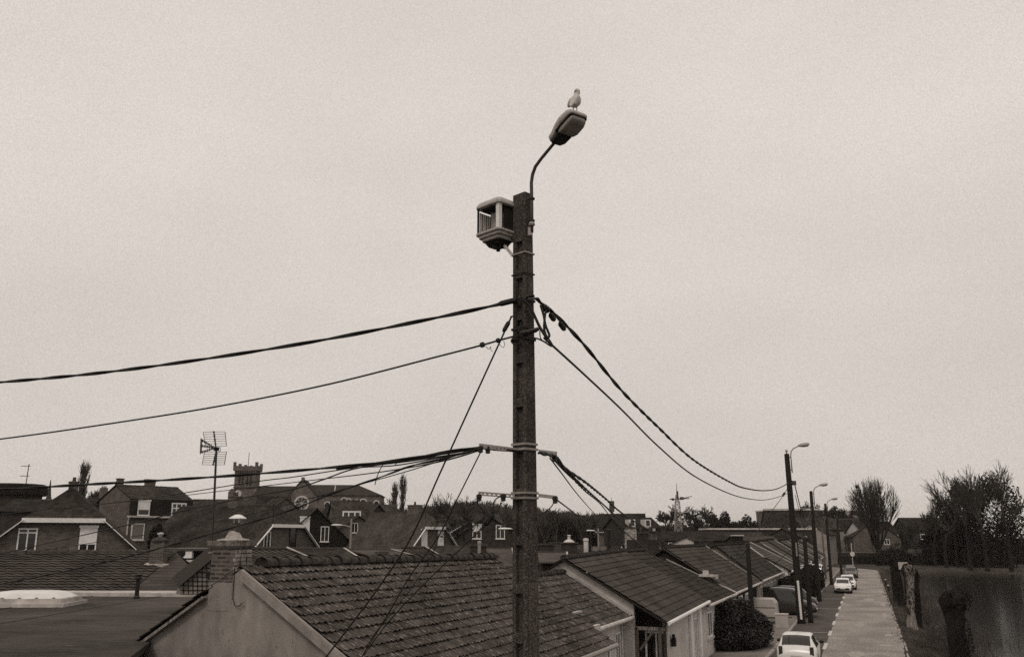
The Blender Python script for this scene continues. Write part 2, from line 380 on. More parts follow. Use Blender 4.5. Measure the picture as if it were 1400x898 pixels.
while t_ < 166:
    ln = rg_.uniform(.5, 1.1)
    if rg_.random() < .72: s_ = 1.36+rg_.uniform(-.03, .05); mb.box(ST(s_+.05, t_+ln/2, rg_.uniform(-.02, .01)), (ln-.04, rg_.uniform(.07, .13), .07), rz=ROAD_ANG+rg_.uniform(-.03, .03))
    t_ += ln
structure(mb.build('road_edging', KERB))
structure(kerb(-4.85, -4.7, .12).build('kerb', KERB))
structure(strip(-6.3, -4.85, .115).build('pavement', PAVE))
mb = MB()                              # dashed bay marking
for k in range(30):
    t0 = 28.9+k*6.9
    if t0 > 166: break
    mb.poly([ST(-2.55, t0, .02), ST(-2.37, t0, .02), ST(-2.37, t0+2.9, .02), ST(-2.55, t0+2.9, .02)])
for t0 in (58, 77.5, 90):
    mb.poly([ST(-4.6, t0, .02), ST(-2.5, t0, .02), ST(-2.5, t0+.12, .02), ST(-4.6, t0+.12, .02)])
structure(mb.build('road_marking', LINE))
# repairs, stains and a worn edge on the carriageway
PATCH = mat('asphalt_repair', .275, .85, .3, 12, 8, .3, 60, .2); PATCH_L = mat('pale_dusty_asphalt', .37, .9, .35, 10, 8, .3, 60, .2)
def blob(s, t, rs, rt, z, seed, n=18):
    rg = random.Random(seed); P = []
    for k in range(n): a = 2*math.pi*k/n; q = rg.uniform(.7, 1.1); P.append(ST(s+math.cos(a)*rs*q, t+math.sin(a)*rt*q, z))
    return P
mb = MB(); ml = MB()
for k, (s, t, a, b) in enumerate(((.2, 47, .5, 1.6), (-1.2, 55, .4, 2.4), (.6, 66, .35, 1.0), (-.6, 76, .9, 1.2), (-1.7, 86, .5, 3), (.5, 96, .6, 1.6), (-.4, 118, 1.2, 2), (-1.0, 140, .7, 3))): mb.poly(blob(s, t, a, b, .016, k))
for k, (s, t, a, b) in enumerate(((.75, 58, .3, .8), (.5, 52.5, .45, .5), (-.9, 48, .5, 1.4), (.8, 72, .2, 2.4), (.9, 84, .25, 3), (-.2, 90, .5, 2), (-.9, 64, .35, 1.6), (.95, 104, .2, 3.5))): ml.poly(blob(s, t, a, b, .018, 50+k))
structure(mb.build('road_patch', PATCH)); structure(ml.build('road_dust', PATCH_L))
# paved front yards
structure(MB().poly([ST(-8.2, 36, .1), ST(-6.3, 36, .1), ST(-6.3, 84, .1), ST(-8.2, 84, .1)]).build('front_yard', PAVE))

# rough grass on the bank: blades nobody could count
def blades(name, n, fn, h, mat_, seed, wd=.02):
    rg = np.random.default_rng(seed); P = np.array([fn(rg) for _ in range(n)])
    a = rg.uniform(0, 2*np.pi, n); hh = h*rg.uniform(.4, 1.2, n); wv = np.stack([np.cos(a), np.sin(a), np.zeros(n)], 1)*wd*rg.uniform(.6, 1.4, n)[:, None]
    lean = np.stack([rg.normal(0, .35, n)*hh, rg.normal(0, .35, n)*hh, hh], 1)
    V = np.concatenate([P-wv, P+wv, P+lean], 0); i = np.arange(n); Fc = np.stack([i, i+n, i+2*n], 1)
    o = rawmesh(name, V, Fc, mat_); return o
def bank_pt(rg):
    t = 28+ rg.random()**1.6*130; s = 1.5+rg.random()*2.1-(.3*rg.random() if rg.random() < .35 else 0)*(math.sin(t*1.3)+math.sin(t*.47)+.6)
    z = 0 if s < 1.9 else (-.1*(s-1.9)/.7 if s < 2.6 else (-.1-.35*(s-2.6)/.7 if s < 3.3 else -.6))
    p = ST(s, t, z); return (p.x, p.y, p.z)
tagp(blades('bank_grass', 30000, bank_pt, .16, GRASS, 4, .016), 'rough grass on the bank between the road and the water', 'grass', None, 'stuff')

def reed_pt(rg):
    t = 30+rg.random()**1.3*150; c = 3.6+.9*math.sin(t*.31)+.6*math.sin(t*.83); s = c+rg.normal()*.55+(rg.random()**3)*2.5
    p = ST(max(2.9, s), t, WL-.1); return (p.x, p.y, p.z)
REED = mat('dead_reed', .10, .95, .45, 14, 6, 0)
tagp(blades('water_edge_reeds', 15000, reed_pt, .85, REED, 14, .018), 'dead reeds and rushes growing along the near edge of the water', 'reeds', None, 'stuff')

# ------------------------------------------------------------------ roofs
def tile_grid(mb, P00, P10, P01, P11, tw, th, seg=6, amp=.03, step=.035, jit=.006, seed=0, prof='pan', off=0):
    P00, P10, P01, P11 = map(Vector, (P00, P10, P01, P11)); rnd = random.Random(seed)
    nx = max(1, round((P10-P00).length/tw)); ny = max(1, round((P01-P00).length/th))
    nrm = (P10-P00).cross(P01-P00).normalized()
    if nrm.z < 0: nrm = -nrm
    W_ = []
    for k in range(seg+1):
        f = k/seg
        W_.append(amp*(math.sin(2*math.pi*f)*.5+.5) if prof == 'pan' else amp*(1 if f < .18 or f > .97 else 0))
    J = [[rnd.uniform(-jit, jit) for _ in range(nx+1)] for _ in range(ny+1)]
    rows = []
    for j in range(ny):
        for e in (0, 1):
            v = (j+e)/ny; b = len(mb.v)
            for i in range(nx):
                for k in range(seg+(1 if i == nx-1 else 0)):
                    u = (i+k/seg)/nx
                    vv = v-(.12/ny if e == 0 and j > 0 else 0)
                    p = (P00*(1-u)+P10*u)*(1-vv)+(P01*(1-u)+P11*u)*vv
                    h = W_[k]+(step if e == 0 else 0)+J[j][i]
                    mb.v.append(tuple(p+nrm*h))
            rows.append(b)
    nc = nx*seg+1
    for r in range(len(rows)-1):
        a, b = rows[r], rows[r+1]; j = r//2; flat = (r % 2 == 0)
        for c in range(nc-1):
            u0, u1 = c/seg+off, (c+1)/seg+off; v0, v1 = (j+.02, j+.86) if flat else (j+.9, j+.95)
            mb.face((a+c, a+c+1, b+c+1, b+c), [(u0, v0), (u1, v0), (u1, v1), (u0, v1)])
def roof_poly(mb, pts, xdir, updir, tw, th, thick=.08):
    """flat roof plane with UV in tiles and a real thickness"""
    pts = [Vector(p) for p in pts]; xd = Vector(xdir).normalized(); ud = Vector(updir).normalized(); o = pts[0]
    n = (pts[1]-pts[0]).cross(pts[2]-pts[0]).normalized()
    if n.z < 0: pts.reverse(); n = -n
    uv = [((p-o).dot(xd)/tw+100, (p-o).dot(ud)/th+100) for p in pts]
    b = len(mb.v); k = len(pts)
    mb.v += [tuple(p+n*thick) for p in pts]+[tuple(p) for p in pts]
    mb.face(range(b, b+k), uv); mb.face([b+k+i for i in reversed(range(k))])
    for i in range(k): j = (i+1) % k; mb.face((b+i, b+k+i, b+k+j, b+j))
def ridge_row(mb, a, b, r=.13, pitch=.4, jit=.01, seed=0, n=7):
    a, b = Vector(a), Vector(b); L = (b-a).length; k = max(1, round(L/pitch)); d = (b-a)/k; rnd = random.Random(seed)
    up = Vector((0, 0, 1)); sd = d.normalized().cross(up).normalized()
    for i in range(k):
        base = len(mb.v); p0 = a+d*i; p1 = a+d*(i+1.08); o = rnd.uniform(-jit, jit)
        for p, rr in ((p0, r*1.12), (p1, r*.9)):
            for q in range(n):
                an = math.pi*(-.06+1.12*q/(n-1)); mb.v.append(tuple(p+sd*(math.cos(an)*rr+o)+up*(math.sin(an)*rr*.9-.03+o)))
        for q in range(n-1): mb.face((base+q, base+q+1, base+n+q+1, base+n+q))
        mb.face([base+q for q in range(n)])

def window(par, p, nrm, w, h, frame=WHITE, pane=GLASS, bars=1, transom=0, sill=True, shutter=0, lintel=None, name='window'):
    """window on a wall: p = centre of its foot, nrm = outward normal (local)"""
    p = Vector(p); n = Vector(nrm).normalized(); x = n.cross(Vector((0, 0, 1))).normalized()*-1; z = Vector((0, 0, 1)); t = max(.07, w*.075)
    def bx(mb, cx, cz, sx, sz, d0, d1):
        m = Matrix((x, n, z)).transposed().to_4x4(); m.translation = p+x*cx+z*cz+n*((d0+d1)/2); mb.box(None, (sx, d1-d0, sz), M=m)
    fr = MB(); bx(fr, -w/2+t/2, h/2, t, h, .0, .06); bx(fr, w/2-t/2, h/2, t, h, .0, .06); bx(fr, 0, t/2, w-2*t, t, .0, .06); bx(fr, 0, h-t/2, w-2*t, t, .0, .06)
    for b in range(bars): cx = -w/2+w*(b+1)/(bars+1); bx(fr, cx, h/2, t*.9, h-2*t, 0, .055)
    if transom: bx(fr, 0, h*transom, w-2*t, t*.9, 0, .05)
    fo = fr.build(name, frame, par)
    g = MB(); bx(g, 0, h/2, w-2*t+.004, h-2*t+.004, -.02, .02); g.build('pane', pane, fo)
    if sill: s_ = MB(); bx(s_, 0, -.04, w+.16, .08, 0, .12); s_.build('sill', WHITE_D, fo)
    if shutter: s_ = MB(); bx(s_, 0, h*(1-shutter/2), w-.02, h*shutter, .062, .085); bx(s_, 0, h+.06, w+.1, .14, 0, .12); s_.build('shutter', WHITE, fo)
    if lintel: s_ = MB(); bx(s_, 0, h+.1, w+.3, .2, -.01, .03); s_.build('lintel', lintel, fo)
    return fo
def chimney(par, x, y, z0, z1, w=.6, d=.45, m=BR_M, pots=2, cap=True, potm=RIDGE, name='chimney'):
    c = MB().box((x, y, (z0+z1)/2), (w, d, z1-z0))
    if cap: c.box((x, y, z1+.04), (w+.12, d+.12, .08)).box((x, y, z1-.2), (w+.06, d+.06, .07))
    co = c.build(name, m, par)
    for k in range(pots):
        px = x+(k-(pots-1)/2)*.3; MB().lathe([(.11, z1+.08), (.13, z1+.1), (.09, z1+.35), (.12, z1+.4), (.08, z1+.4)], 9, (px, y, 0)).build('chimney_pot', potm, co)
    return co

def house(name, label, pos, ang, L, W, ez, rz, rm=RF_C, wm=BR_M, gz=0, hip0=None, hip1=None, oh=.3, fascia=None, gutter=None, tiles=(.25, .33), detail=0, ridge=True, wins=(), chims=(), group=None, cat='house', shed=False, rimat=RIDGE2):
    """gabled house, ridge along local x from the near gable (x=0). hip0/hip1 = height where that gable is clipped by a half hip (ez = full hip)."""
    t = thing(name, label, cat, (pos[0], pos[1], 0), ang, group)
    h = W/2; sl = (rz-ez)/h
    def prof(zc):
        if zc is None: return [(-h, ez), (0, rz), (h, ez)]
        q = (rz-zc)/sl
        return [(-h, ez), (-q, zc), (q, zc), (h, ez)] if zc > ez+.01 else [(-h, ez), (h, ez)]
    wl = MB()
    for x, zc in ((0, hip0), (L, hip1)): wl.poly([(x, -h, gz)]+[(x, y, z-.03) for y, z in prof(zc)]+[(x, h, gz)])
    wl.poly([(0, -h, gz), (L, -h, gz), (L, -h, ez-.03), (0, -h, ez-.03)]); wl.poly([(0, h, gz), (L, h, gz), (L, h, ez-.03), (0, h, ez-.03)])
    wl.build('wall', wm, t)
    def setb(zc): return 0 if zc is None else (rz-zc)/sl*.8
    r0, r1 = (setb(hip0) if hip0 else -oh), (L-setb(hip1) if hip1 else L+oh)
    ye = h+oh; ze = ez-sl*oh; rf = MB()
    for sg in (-1, 1):
        pts = [(-oh, sg*ye, ze), (L+oh, sg*ye, ze)]
        if hip1: q = (rz-hip1)/sl; pts += [(L+oh, sg*q, hip1), (r1, 0, rz)] if hip1 > ez+.01 else [(r1, 0, rz)]
        else: pts += [(r1, 0, rz)]
        if hip0: pts += [(r0, 0, rz)] + ([(-oh, sg*(rz-hip0)/sl, hip0)] if hip0 > ez+.01 else [])
        else: pts += [(r0, 0, rz)]
        if detail and not hip0 and not hip1:
            tile_grid(rf, (-oh, sg*ye, ze), (L+oh, sg*ye, ze), (-oh, 0, rz), (L+oh, 0, rz), tiles[0], tiles[1], *detail)
        else: roof_poly(rf, pts, (1, 0, 0), (0, -sg, sl), *tiles)
    for hc, x, rr, s_ in ((hip0, -oh, r0, 1), (hip1, L+oh, r1, -1)):
        if hc:
            q = (rz-hc)/sl if hc > ez+.01 else ye
            zz = hc if hc > ez+.01 else ze
            roof_poly(rf, [(x, -q, zz), (x, q, zz), (rr, 0, rz)], (0, 1, 0), (s_, 0, sl), *tiles)
    ro = rf.build('roof', rm, t)
    if ridge: rr = MB(); ridge_row(rr, (r0, 0, rz+.05), (r1, 0, rz+.05), .12, .45, n=5); rr.build('ridge_tiles', rimat, t)
    if fascia:
        for hc, x in ((hip0, -oh-.03), (hip1, L+oh+.03)):
            if x > 0 and hc is None and hip0: continue
            q = (rz-hc)/sl if hc else 0; zt = hc if hc else rz
            for sg in (-1, 1): MB().bar((x, sg*ye, ze-.02), (x, sg*q, zt-.02), .05, .24, (1, 0, 0)).build('barge_board', fascia, t)
            if hc: MB().bar((x-.02, -q-.1, zt-.05), (x-.02, q+.1, zt-.05), .06, .26, (0, 0, 1)).build('fascia', fascia, t)
    if gutter:
        for sg in (-1, 1): MB().tube([(-oh, sg*(ye+.06), ze-.03), (L+oh, sg*(ye+.06), ze-.03)], .07, 6).build('gutter', gutter, t)
    for wd in wins:                      # (side, along, z, w, h, opts)
        sd, a, z, ww, hh = wd[:5]; op = wd[5] if len(wd) > 5 else {}
        if sd == 'g0': window(t, (0, a, z), (-1, 0, 0), ww, hh, **op)
        elif sd == 'g1': window(t, (L, a, z), (1, 0, 0), ww, hh, **op)
        elif sd == 'r': window(t, (a, -h, z), (0, -1, 0), ww, hh, **op)
        elif sd == 'l': window(t, (a, h, z), (0, 1, 0), ww, hh, **op)
    for c in chims: chimney(t, *c[:4], **(c[4] if len(c) > 4 else {}))
    return t
#@@PART2
# ------------------------------------------------------------------ the near bungalow with the rendered gable
RS = -10.95
def bungalow_near():
    t = thing('bungalow', 'near bungalow with grey cement rendered gable, stone chimney and lichen covered pantile roof', 'house', ST(RS, 14), ROAD_ANG, 'bungalows in the terrace row')
    L, h = 12.45, 3.6; zr0, zr1 = 4.97, 4.87; sl = .625; yo = 3.83
    g = MB(); g.prism([(0, -h, 0), (0, -h, zr0-sl*h-.05), (0, 0, zr0-.05), (0, h, zr0-sl*h-.05), (0, h, 0)], (.22, 0, 0))
    g.build('gable_wall', RENDER, t)
    b = MB(); b.prism([(L-.2, -h, 0), (L-.2, -h, zr1-sl*h-.06), (L-.2, 0, zr1-.06), (L-.2, h, zr1-sl*h-.06), (L-.2, h, 0)], (.2, 0, 0))
    b.build('far_gable_wall', RENDER_L, t)
    f = MB()
    for sg in (-1, 1): f.box(((L)/2, sg*(h-.1), 1.25), (L-.42, .2, 2.5))
    f.build('side_wall', RENDER_L, t)
    window(t, (6, -h, .9), (0, -1, 0), 1.5, 1.2); window(t, (3, -h, .9), (0, -1, 0), 1.2, 1.2)
    r = MB()
    tile_grid(r, (-.02, -yo, zr0-sl*yo), (L+.05, -yo, zr1-sl*yo), (-.02, 0, zr0), (L+.05, 0, zr1), .185, .265, 6, .034, .040, .013, 5)
    tile_grid(r, (-.02, yo, zr0-sl*yo), (L+.05, yo, zr1-sl*yo), (-.02, 0, zr0), (L+.05, 0, zr1), .235, .335, 5, .04, .04, .01, 6)
    ro = r.build('roof', RF_A, t, smooth=False)
    rr = MB(); ridge_row(rr, (.62, 0, zr0+.06), (L, 0, zr1+.06), .145, .38, .012, 3, 9); rr.build('ridge_tiles', RIDGE, t, True)
    # raised cement verge on the right rake, lapped slate verge and board on the left rake
    v = MB(); v.bar((-.02, -yo, zr0-sl*yo-.09), (-.02, -.1, zr0-.16), .12, .2, (1, 0, 0)); v.build('verge_band', RENDER, t)
    v = MB(); v.bar((-.06, -yo, zr0-sl*yo-.0), (-.06, -.08, zr0-.05), .05, .035, (0, 0, 1)); v.build('verge_capping', RENDER_M, t)
    v = MB(); v.bar((-.05, yo, zr0-sl*yo-.10), (-.05, .72, zr0-sl*.72-.10), .05, .17, (1, 0, 0)); v.build('barge_board', WOODPALE, t)
    v = MB(); rnd = random.Random(2)
    n = 13
    for k in range(n):
        a = .72+(yo-.72)*k/n; c = .72+(yo-.72)*(k+1.15)/n; dz = rnd.uniform(0, .015)
        v.bar((.03, c, zr0-sl*c+.035+dz), (.03, a, zr0-sl*a+.005+dz), .24, .022, (0, 0, 1))
    v.build('verge_slates', RF_D, t)
    MB().tube([(0, -yo-.05, zr0-sl*yo-.04), (L, -yo-.05, zr1-sl*yo-.04)], .07, 8).build('gutter', STEEL, t)
    # chimney
    c = MB().box((.24, .43, 5.02), (.5, .52, .66)); c.build('chimney', BR_OLD, t)
    co = CH[t.name][-1]
    MB().box((.243, .43, 4.45), (.5, .53, .55)).build('rendered_base', RENDER, co)
    rs = random.Random(7); q = MB()
    for k in range(5):                      # rough pale blocks on the right side and quoins
        for j in range(3):
            x = .07+j*.17+rs.uniform(-.02, .02); q.box((x, .155, 4.95+k*.075+rs.uniform(-.005, .005)), (.14+rs.uniform(-.02, .02), .035+rs.uniform(0, .02), .062))
    q.build('stone_facing', mat('pale_rubble_stone', .33, .95, .5, 5, 8, .4, g2=.07, thr=.6), co)
    cap = MB(); rs = random.Random(4)
    cap.box((.24, .43, 5.4), (.62, .68, .10)); cap.box((.24, .43, 5.335), (.56, .6, .045))
    cap.build('cap_slab', mat('weathered_cap_concrete', .2, .95, .5, 8, 8, .6, g2=.4, thr=.6), co)
    fl = MB().lathe([(.34, 5.45), (.30, 5.475), (.17, 5.495), (.14, 5.55), (.11, 5.60), (.08, 5.63)], 10, (.24, .40, 0)); fl.build('mortar_flaunching', mat('pale_mortar', .38, .95, .35, 9, 7, .5), co, True)
    MB().lathe([(.06, 5.62), (.065, 5.7), (.055, 5.74), (.05, 5.80)], 12, (.24, .34, 0)).build('chimney_pot', STEEL_D, co)
    hat = MB()
    for k in range(3): a = 2.1*k; hat.tube([(.24+.06*math.cos(a), .34+.06*math.sin(a), 5.78), (.24+.07*math.cos(a), .34+.07*math.sin(a), 5.9)], .01, 4)
    hat.lathe([(.165, 5.86), (.16, 5.875), (.07, 5.93), (.03, 5.94)], 14, (.24, .34, 0)); hat.build('cowl', WHITE, co)
    # flashing at the foot of the chimney, loose wire and hook
    MB().box((.25, .14, 4.91), (.5, .09, .05), rx=-.5).build('chimney_flashing', FLASH, t)
    MB().tube([(-.015, .13, 4.95), (-.02, .12, 4.4), (-.03, .05, 4.28), (-.05, -.05, 4.27), (-.05, -.13, 4.33)], .008, 5).build('loose_wire', RUBBER2, t)
    m = MB(); 
    return t
bungalow_near()

# TV antenna strapped to the chimney
def tv_antenna():
    Y = 17.25; P = lambda x, y, d=0: atY(x, y, Y+d)
    base = P(289.5, 752, .12); t = thing('tv_antenna', 'large grid TV antenna on a thin mast strapped to the stone chimney', 'antenna', base)
    def l(p): return Vector(p)-base
    MB().tube([l(P(289.5, 758, .12)), l(P(292.5, 690, .05)), l(P(295.8, 614))], [.028, .024, .02], 7).build('mast', STEEL_D, t)
    for (a, b, c, d, e1, e2) in (((277.7, 590.7), (307.7, 590), (309.7, 609.4), (281.2, 609.6), (292.4, 590.3), (295.2, 612)), ((279.5, 617.6), (309.7, 617.6), (306.8, 635), (276.3, 635), (295.6, 616), (291.5, 635))):
        m = MB(); r = .0045
        q = [l(P(*a, .03)), l(P(*b, .28)), l(P(*c, .12)), l(P(*d, .0))]
        m.tube([q[0], q[3]], .007, 4); m.tube([q[1], q[2]], .007, 4)
        for k in range(7): f = k/6; m.tube([q[0].lerp(q[3], f), q[1].lerp(q[2], f)], r, 4)
        m.tube([l(P(*e1, .14)), l(P(*e2, .02))], .014, 5)
        for k in range(5): m.box(l(P(*e1, .1)).lerp(l(P(*e2, .0)), k/4), (.03, .03, .03))
        m.build('reflector', STEEL_D, t)
    for (x, y) in ((275, 600.7), (274.2, 609), (274, 618.7)):
        m = MB(); a, b = l(P(293.5, 612.3)), l(P(x, y, -.5)); m.tube([a, b], .011, 5)
        for k in range(9): p = a.lerp(b, k/8); m.tube([p+Vector((0, 0, -.028)), p+Vector((0, 0, .028))], .009, 4)
        m.build('director_boom', STEEL_D, t)
    MB().tube([l(P(275, 599.5, -.5)), l(P(274, 619.5, -.5))], .012, 5).tube([l(P(276.4, 600.5, -.42)), l(P(275.4, 618.7, -.42))], .008, 5).build('end_bar', STEEL_D, t)
    MB().box(l(P(296, 613.5)), (.09, .07, .07)).build('balun_box', BLACK, t)
    MB().tube([l(P(297, 612)), l(P(301, 611)), l(P(301.5, 616)), l(P(297, 619)), l(P(295, 640, -.03)), l(P(292.5, 690, .02)), l(P(290, 740, .07))], .006, 4).build('coax_cable', RUBBER, t)
    MB().box(l(P(289.5, 745, .1)), (.09, .12, .03)).box(l(P(289.5, 755, .1)), (.09, .12, .03)).build('bracket', STEEL, t)
tv_antenna()

# the rest of the row
def row_house(label, t0, t1, zr, s_e, z_e, rm, wall, detail=(4, .018, .03, .005), notch=None, zr1=None, name='bungalow', verge=None, tiles=(.3, .36), gut=WHITE_D, wins=(), rs=RS, front=None, seed=0, boards=WOOD_D, lw=4.2):
    t = thing(name, label, 'house', ST(rs, t0), ROAD_ANG, 'bungalows in the terrace row'); L = t1-t0; ye = s_e-rs; sl = (zr-z_e)/ye; zr1 = zr1 or zr
    hw = ye-(front if front is not None else .35)
    for nm, x in (('gable_wall', 0), ('far_gable_wall', L-.2)):
        z = zr if x == 0 else zr1
        y0 = notch[0] if notch and x == 0 else hw
        MB().prism([(x, -y0, 0), (x, -y0, z-sl*y0-.08), (x, 0, z-.08), (x, lw-.3, z-sl*(lw-.3)-.08), (x, lw-.3, 0)], (.2, 0, 0)).build(nm, wall, t)
    nd = notch[1] if notch else 0
    MB().box(((L+nd)/2, -hw+.1, (z_e-.1)/2+.06), (L-.42-nd, .2, z_e-.02)).build('front_wall', wall, t)
    if notch:
        MB().prism([(nd, -hw+.2, 0), (nd, -hw+.2, zr-sl*(hw-.2)-.1), (nd, -notch[0]+.1, zr-sl*(notch[0]-.1)-.1), (nd, -notch[0]+.1, 0)], (.1, 0, 0)).build('porch_back_wall', BR_D, t)
        MB().prism([(.2, -notch[0]+.1, 0), (nd, -notch[0]+.1, 0), (nd, -notch[0]+.1, zr-sl*notch[0]-.1), (.2, -notch[0]+.1, zr-sl*notch[0]-.1)], (0, .1, 0)).build('porch_side_wall', BR_D, t)
    MB().box((L/2, lw-.4, (z_e-.1)/2), (L-.42, .2, z_e-.1)).build('back_wall', wall, t)
    r = MB(); a, b = -.12, L-.02
    tile_grid(r, (a, -ye, zr-sl*ye), (b, -ye, zr1-sl*ye), (a, 0, zr), (b, 0, zr1), tiles[0], tiles[1], *detail, seed, 'flat')
    tile_grid(r, (a, lw, zr-sl*lw), (b, lw, zr1-sl*lw), (a, 0, zr), (b, 0, zr1), tiles[0]*2, tiles[1], *detail, seed+1, 'flat')
    r.build('roof', rm, t)
    rr = MB(); ridge_row(rr, (a, 0, zr+.05), (b, 0, zr1+.05), .13, .36, .008, seed, 7); rr.build('ridge_tiles', RIDGE, t, True)
    for sg, yy in ((-1, ye), (1, lw)): MB().bar((a-.03, sg*yy, zr-sl*yy-.05), (a-.03, 0, zr-.05), .05, .2, (1, 0, 0)).build('barge_board', boards, t)
    if verge: MB().bar((L-.05, -ye, zr1-sl*ye+.07), (L-.05, 0, zr1+.07), .2, .05, (0, 0, 1)).build('verge_flashing', verge, t)
    MB().tube([(a, -ye-.05, zr-sl*ye-.03), (b, -ye-.05, zr1-sl*ye-.03)], .075, 8).build('gutter', gut, t)
    MB().tube([(L-.4, -ye-.05, z_e-.1), (L-.4, -hw-.06, z_e-.4), (L-.4, -hw-.06, .1)], .045, 6).build('downpipe', WHITE_D, t)
    for (x, z, w_, h_, op) in wins: window(t, (x, -hw, z), (0, -1, 0), w_, h_, **op)
    return t, hw, sl

# low link roof between the near bungalow and the next one
t, hw, sl = row_house('low set back bungalow roof between the rendered bungalow and the porch bungalow', 26.55, 33.4, 4.2, -8.33, 2.66, RF_A, RENDER_L, (5, .03, .035, .008), tiles=(.25, .34), seed=11,
    wins=((4.2, .9, 1.3, 1.2, {}), (5.9, .3, .7, 1.9, {})), verge=FLASH, boards=RENDER_L)
MB().box((1.0, -2.75, 2.45), (1.9, .12, .75)).build('eave_panel', RENDER_L, t)
MB().bar((-.1, -2.0, 3.16), (2.2, -2.05, 3.17), .16, .05, (0, 0, 1)).build('eave_flashing', FLASH, t)
# bungalow with the timber porch
t, hw, sl = row_house('bungalow with pale gable, dark plain tile roof and timber porch under the near corner', 33.5, 42.6, 4.72, -7.0, 2.5, RF_B, RENDER_L, seed=21, gut=WHITE, notch=(2.67, 1.3),
    wins=((7.2, .0, .8, 2.1, dict(pane=GLASS_R, sill=False)),), zr1=4.9)
MB().box((6.1, -hw-.06, 1.2), (.55, .1, 2.4)).build('pilaster', WHITE, t)
MB().box((8.3, -hw-.06, 1.2), (.5, .1, 2.4)).build('pilaster', WHITE, t)
for x, y in ((.1, 2.75), (.1, hw), (1.0, hw)): MB().bar((x, -y, 0), (x, -y, 2.3), .1, .1, (1, 0, 0)).build('porch_post', WOOD_M, t)
MB().bar((.1, -2.7, 2.25), (.1, -hw-.2, 2.25), .1, .12, (0, 0, 1)).build('porch_beam', WOODPALE, t)
MB().bar((.1, -2.85, 1.5), (.1, -hw+.2, 2.2), .08, .08, (1, 0, 0)).build('porch_brace', WOOD_M, t)
MB().box((2.0, -hw-.12, 1.6), (.22, .16, .3)).box((2.0, -hw-.12, 1.82), (.14, .1, .14)).build('wall_lantern', BLACK, t)
window(t, (1.3, -3.2, 0), (-1, 0, 0), .85, 2.05, pane=GLASS, sill=False)
row_house('bungalow with the darkest tile roof, directly beyond the porch bungalow', 42.62, 47.25, 4.86, -7.0, 2.5, RF_B2, RENDER_L, seed=31, wins=((2, .9, 1.4, 1.2, {}),))
row_house('low linking bungalow roof below the dark gable of its taller neighbour', 47.3, 52.0, 4.3, -7.0, 2.5, RF_B2, RENDER_L, seed=35, verge=FLASH, wins=((2, .9, 1.4, 1.2, {}),))
t, hw, sl = row_house('bungalow with higher brown roof whose dark gable rises above its neighbour', 52.05, 66.0, 4.95, -7.1, 2.5, RF_B, BR_K, seed=41, verge=FLASH, boards=RIDGE, wins=((2, .2, 1.6, 1.9, {}), (5, .2, 1.6, 1.9, {}), (8, .2, 1.6, 1.9, {})))
MB().box((-.5, -2.5, 3.45), (.5, .9, .12)).box((-.45, -2.4, 3.6), (.25, .3, .25)).box((-.45, -2.95, 3.4), (.22, .25, .22)).build('roof_light', WHITE_D, t)
row_house('bungalow with dark garage doors and a white capped parapet at its far end', 66.05, 83.0, 5.0, -7.0, 2.6, RF_C, RENDER_M, seed=51, verge=WHITE, wins=tuple((1.5+k*2.6, .05, 1.5, 2.1, dict(sill=False, frame=WHITE_D)) for k in range(5)), tiles=(.4, .4), detail=(2, .01, .03, .005), rs=-10.2)
t, hw, sl = row_house('bungalow with pale worn roof and a white front wall', 83.05, 93, 5.1, -6.3, 2.7, RF_L, WHITE, seed=61, verge=WHITE_D, tiles=(.4, .4), detail=(2, .01, .03, .005), gut=WHITE)
tt = 93.05
for k in range(9):
    ln = (8.5, 8, 9, 8, 9, 8, 9, 8, 9)[k]; rmk = (RF_C, RF_L, RF_B, RF_C, RF_L, RF_B2, RF_L, RF_C, RF_L)[k]
    nm = ('first', 'second', 'third', 'fourth', 'fifth', 'sixth', 'seventh', 'eighth', 'ninth')[k]
    row_house(f'small terrace bungalow, {nm} in line beyond the one with the white front wall', tt, tt+ln, 5.05+(k % 3)*.12, -6.6-(k % 2)*.4, 2.5, rmk, (RENDER_L, BR_M, RENDER_M)[k % 3], seed=70+k, verge=(WHITE_D, FLASH)[k % 2], tiles=(.8, .45), detail=(1, .0, .03, .005))
    tt += ln+.05

# ------------------------------------------------------------------ left foreground: felt flat roof, roof light, pipe, tiled roof behind
def annex():
    t = thing('flat_roof_annex', 'flat felt roofed annex with pale flashing along its back edge', 'building', (0, 0, 0)); z = 3.58
    pl = [atZ(176, 899, z), Vector((-7.0, 12, z)), Vector((-24, 12, z)), Vector((-32, 31.8, z)), Vector((-10.7, 31.8, z)), atZ(291, 813, z), atZ(201, 880, z)]
    MB().prism([p+Vector((0, 0, -.12)) for p in pl], (0, 0, .12)).build('roof', FELT, t)
    c = sum(pl, Vector())/len(pl)
    MB().prism([Vector((p.x+(c.x-p.x)*.02, p.y+(c.y-p.y)*.02, 0)) for p in pl], (0, 0, z-.13)).build('wall', BR_D, t)
    a, b = atZ(88, 806, z), atZ(288, 811, z)
    m = MB(); m.prism([Vector((a.x-.2, 31.3, z)), Vector((b.x+.45, 30.6, z)), Vector((b.x+1.0, 31.8, z+.02)), Vector((a.x, 31.85, z+.02))], (0, 0, .12)); m.build('back_flashing', FLASH, t)
    for k in range(9): x = -31+k*2.4; MB().box((x, 22, z+.006), (.05, 19, .012)).build('felt_lap', FELT, t)
annex()
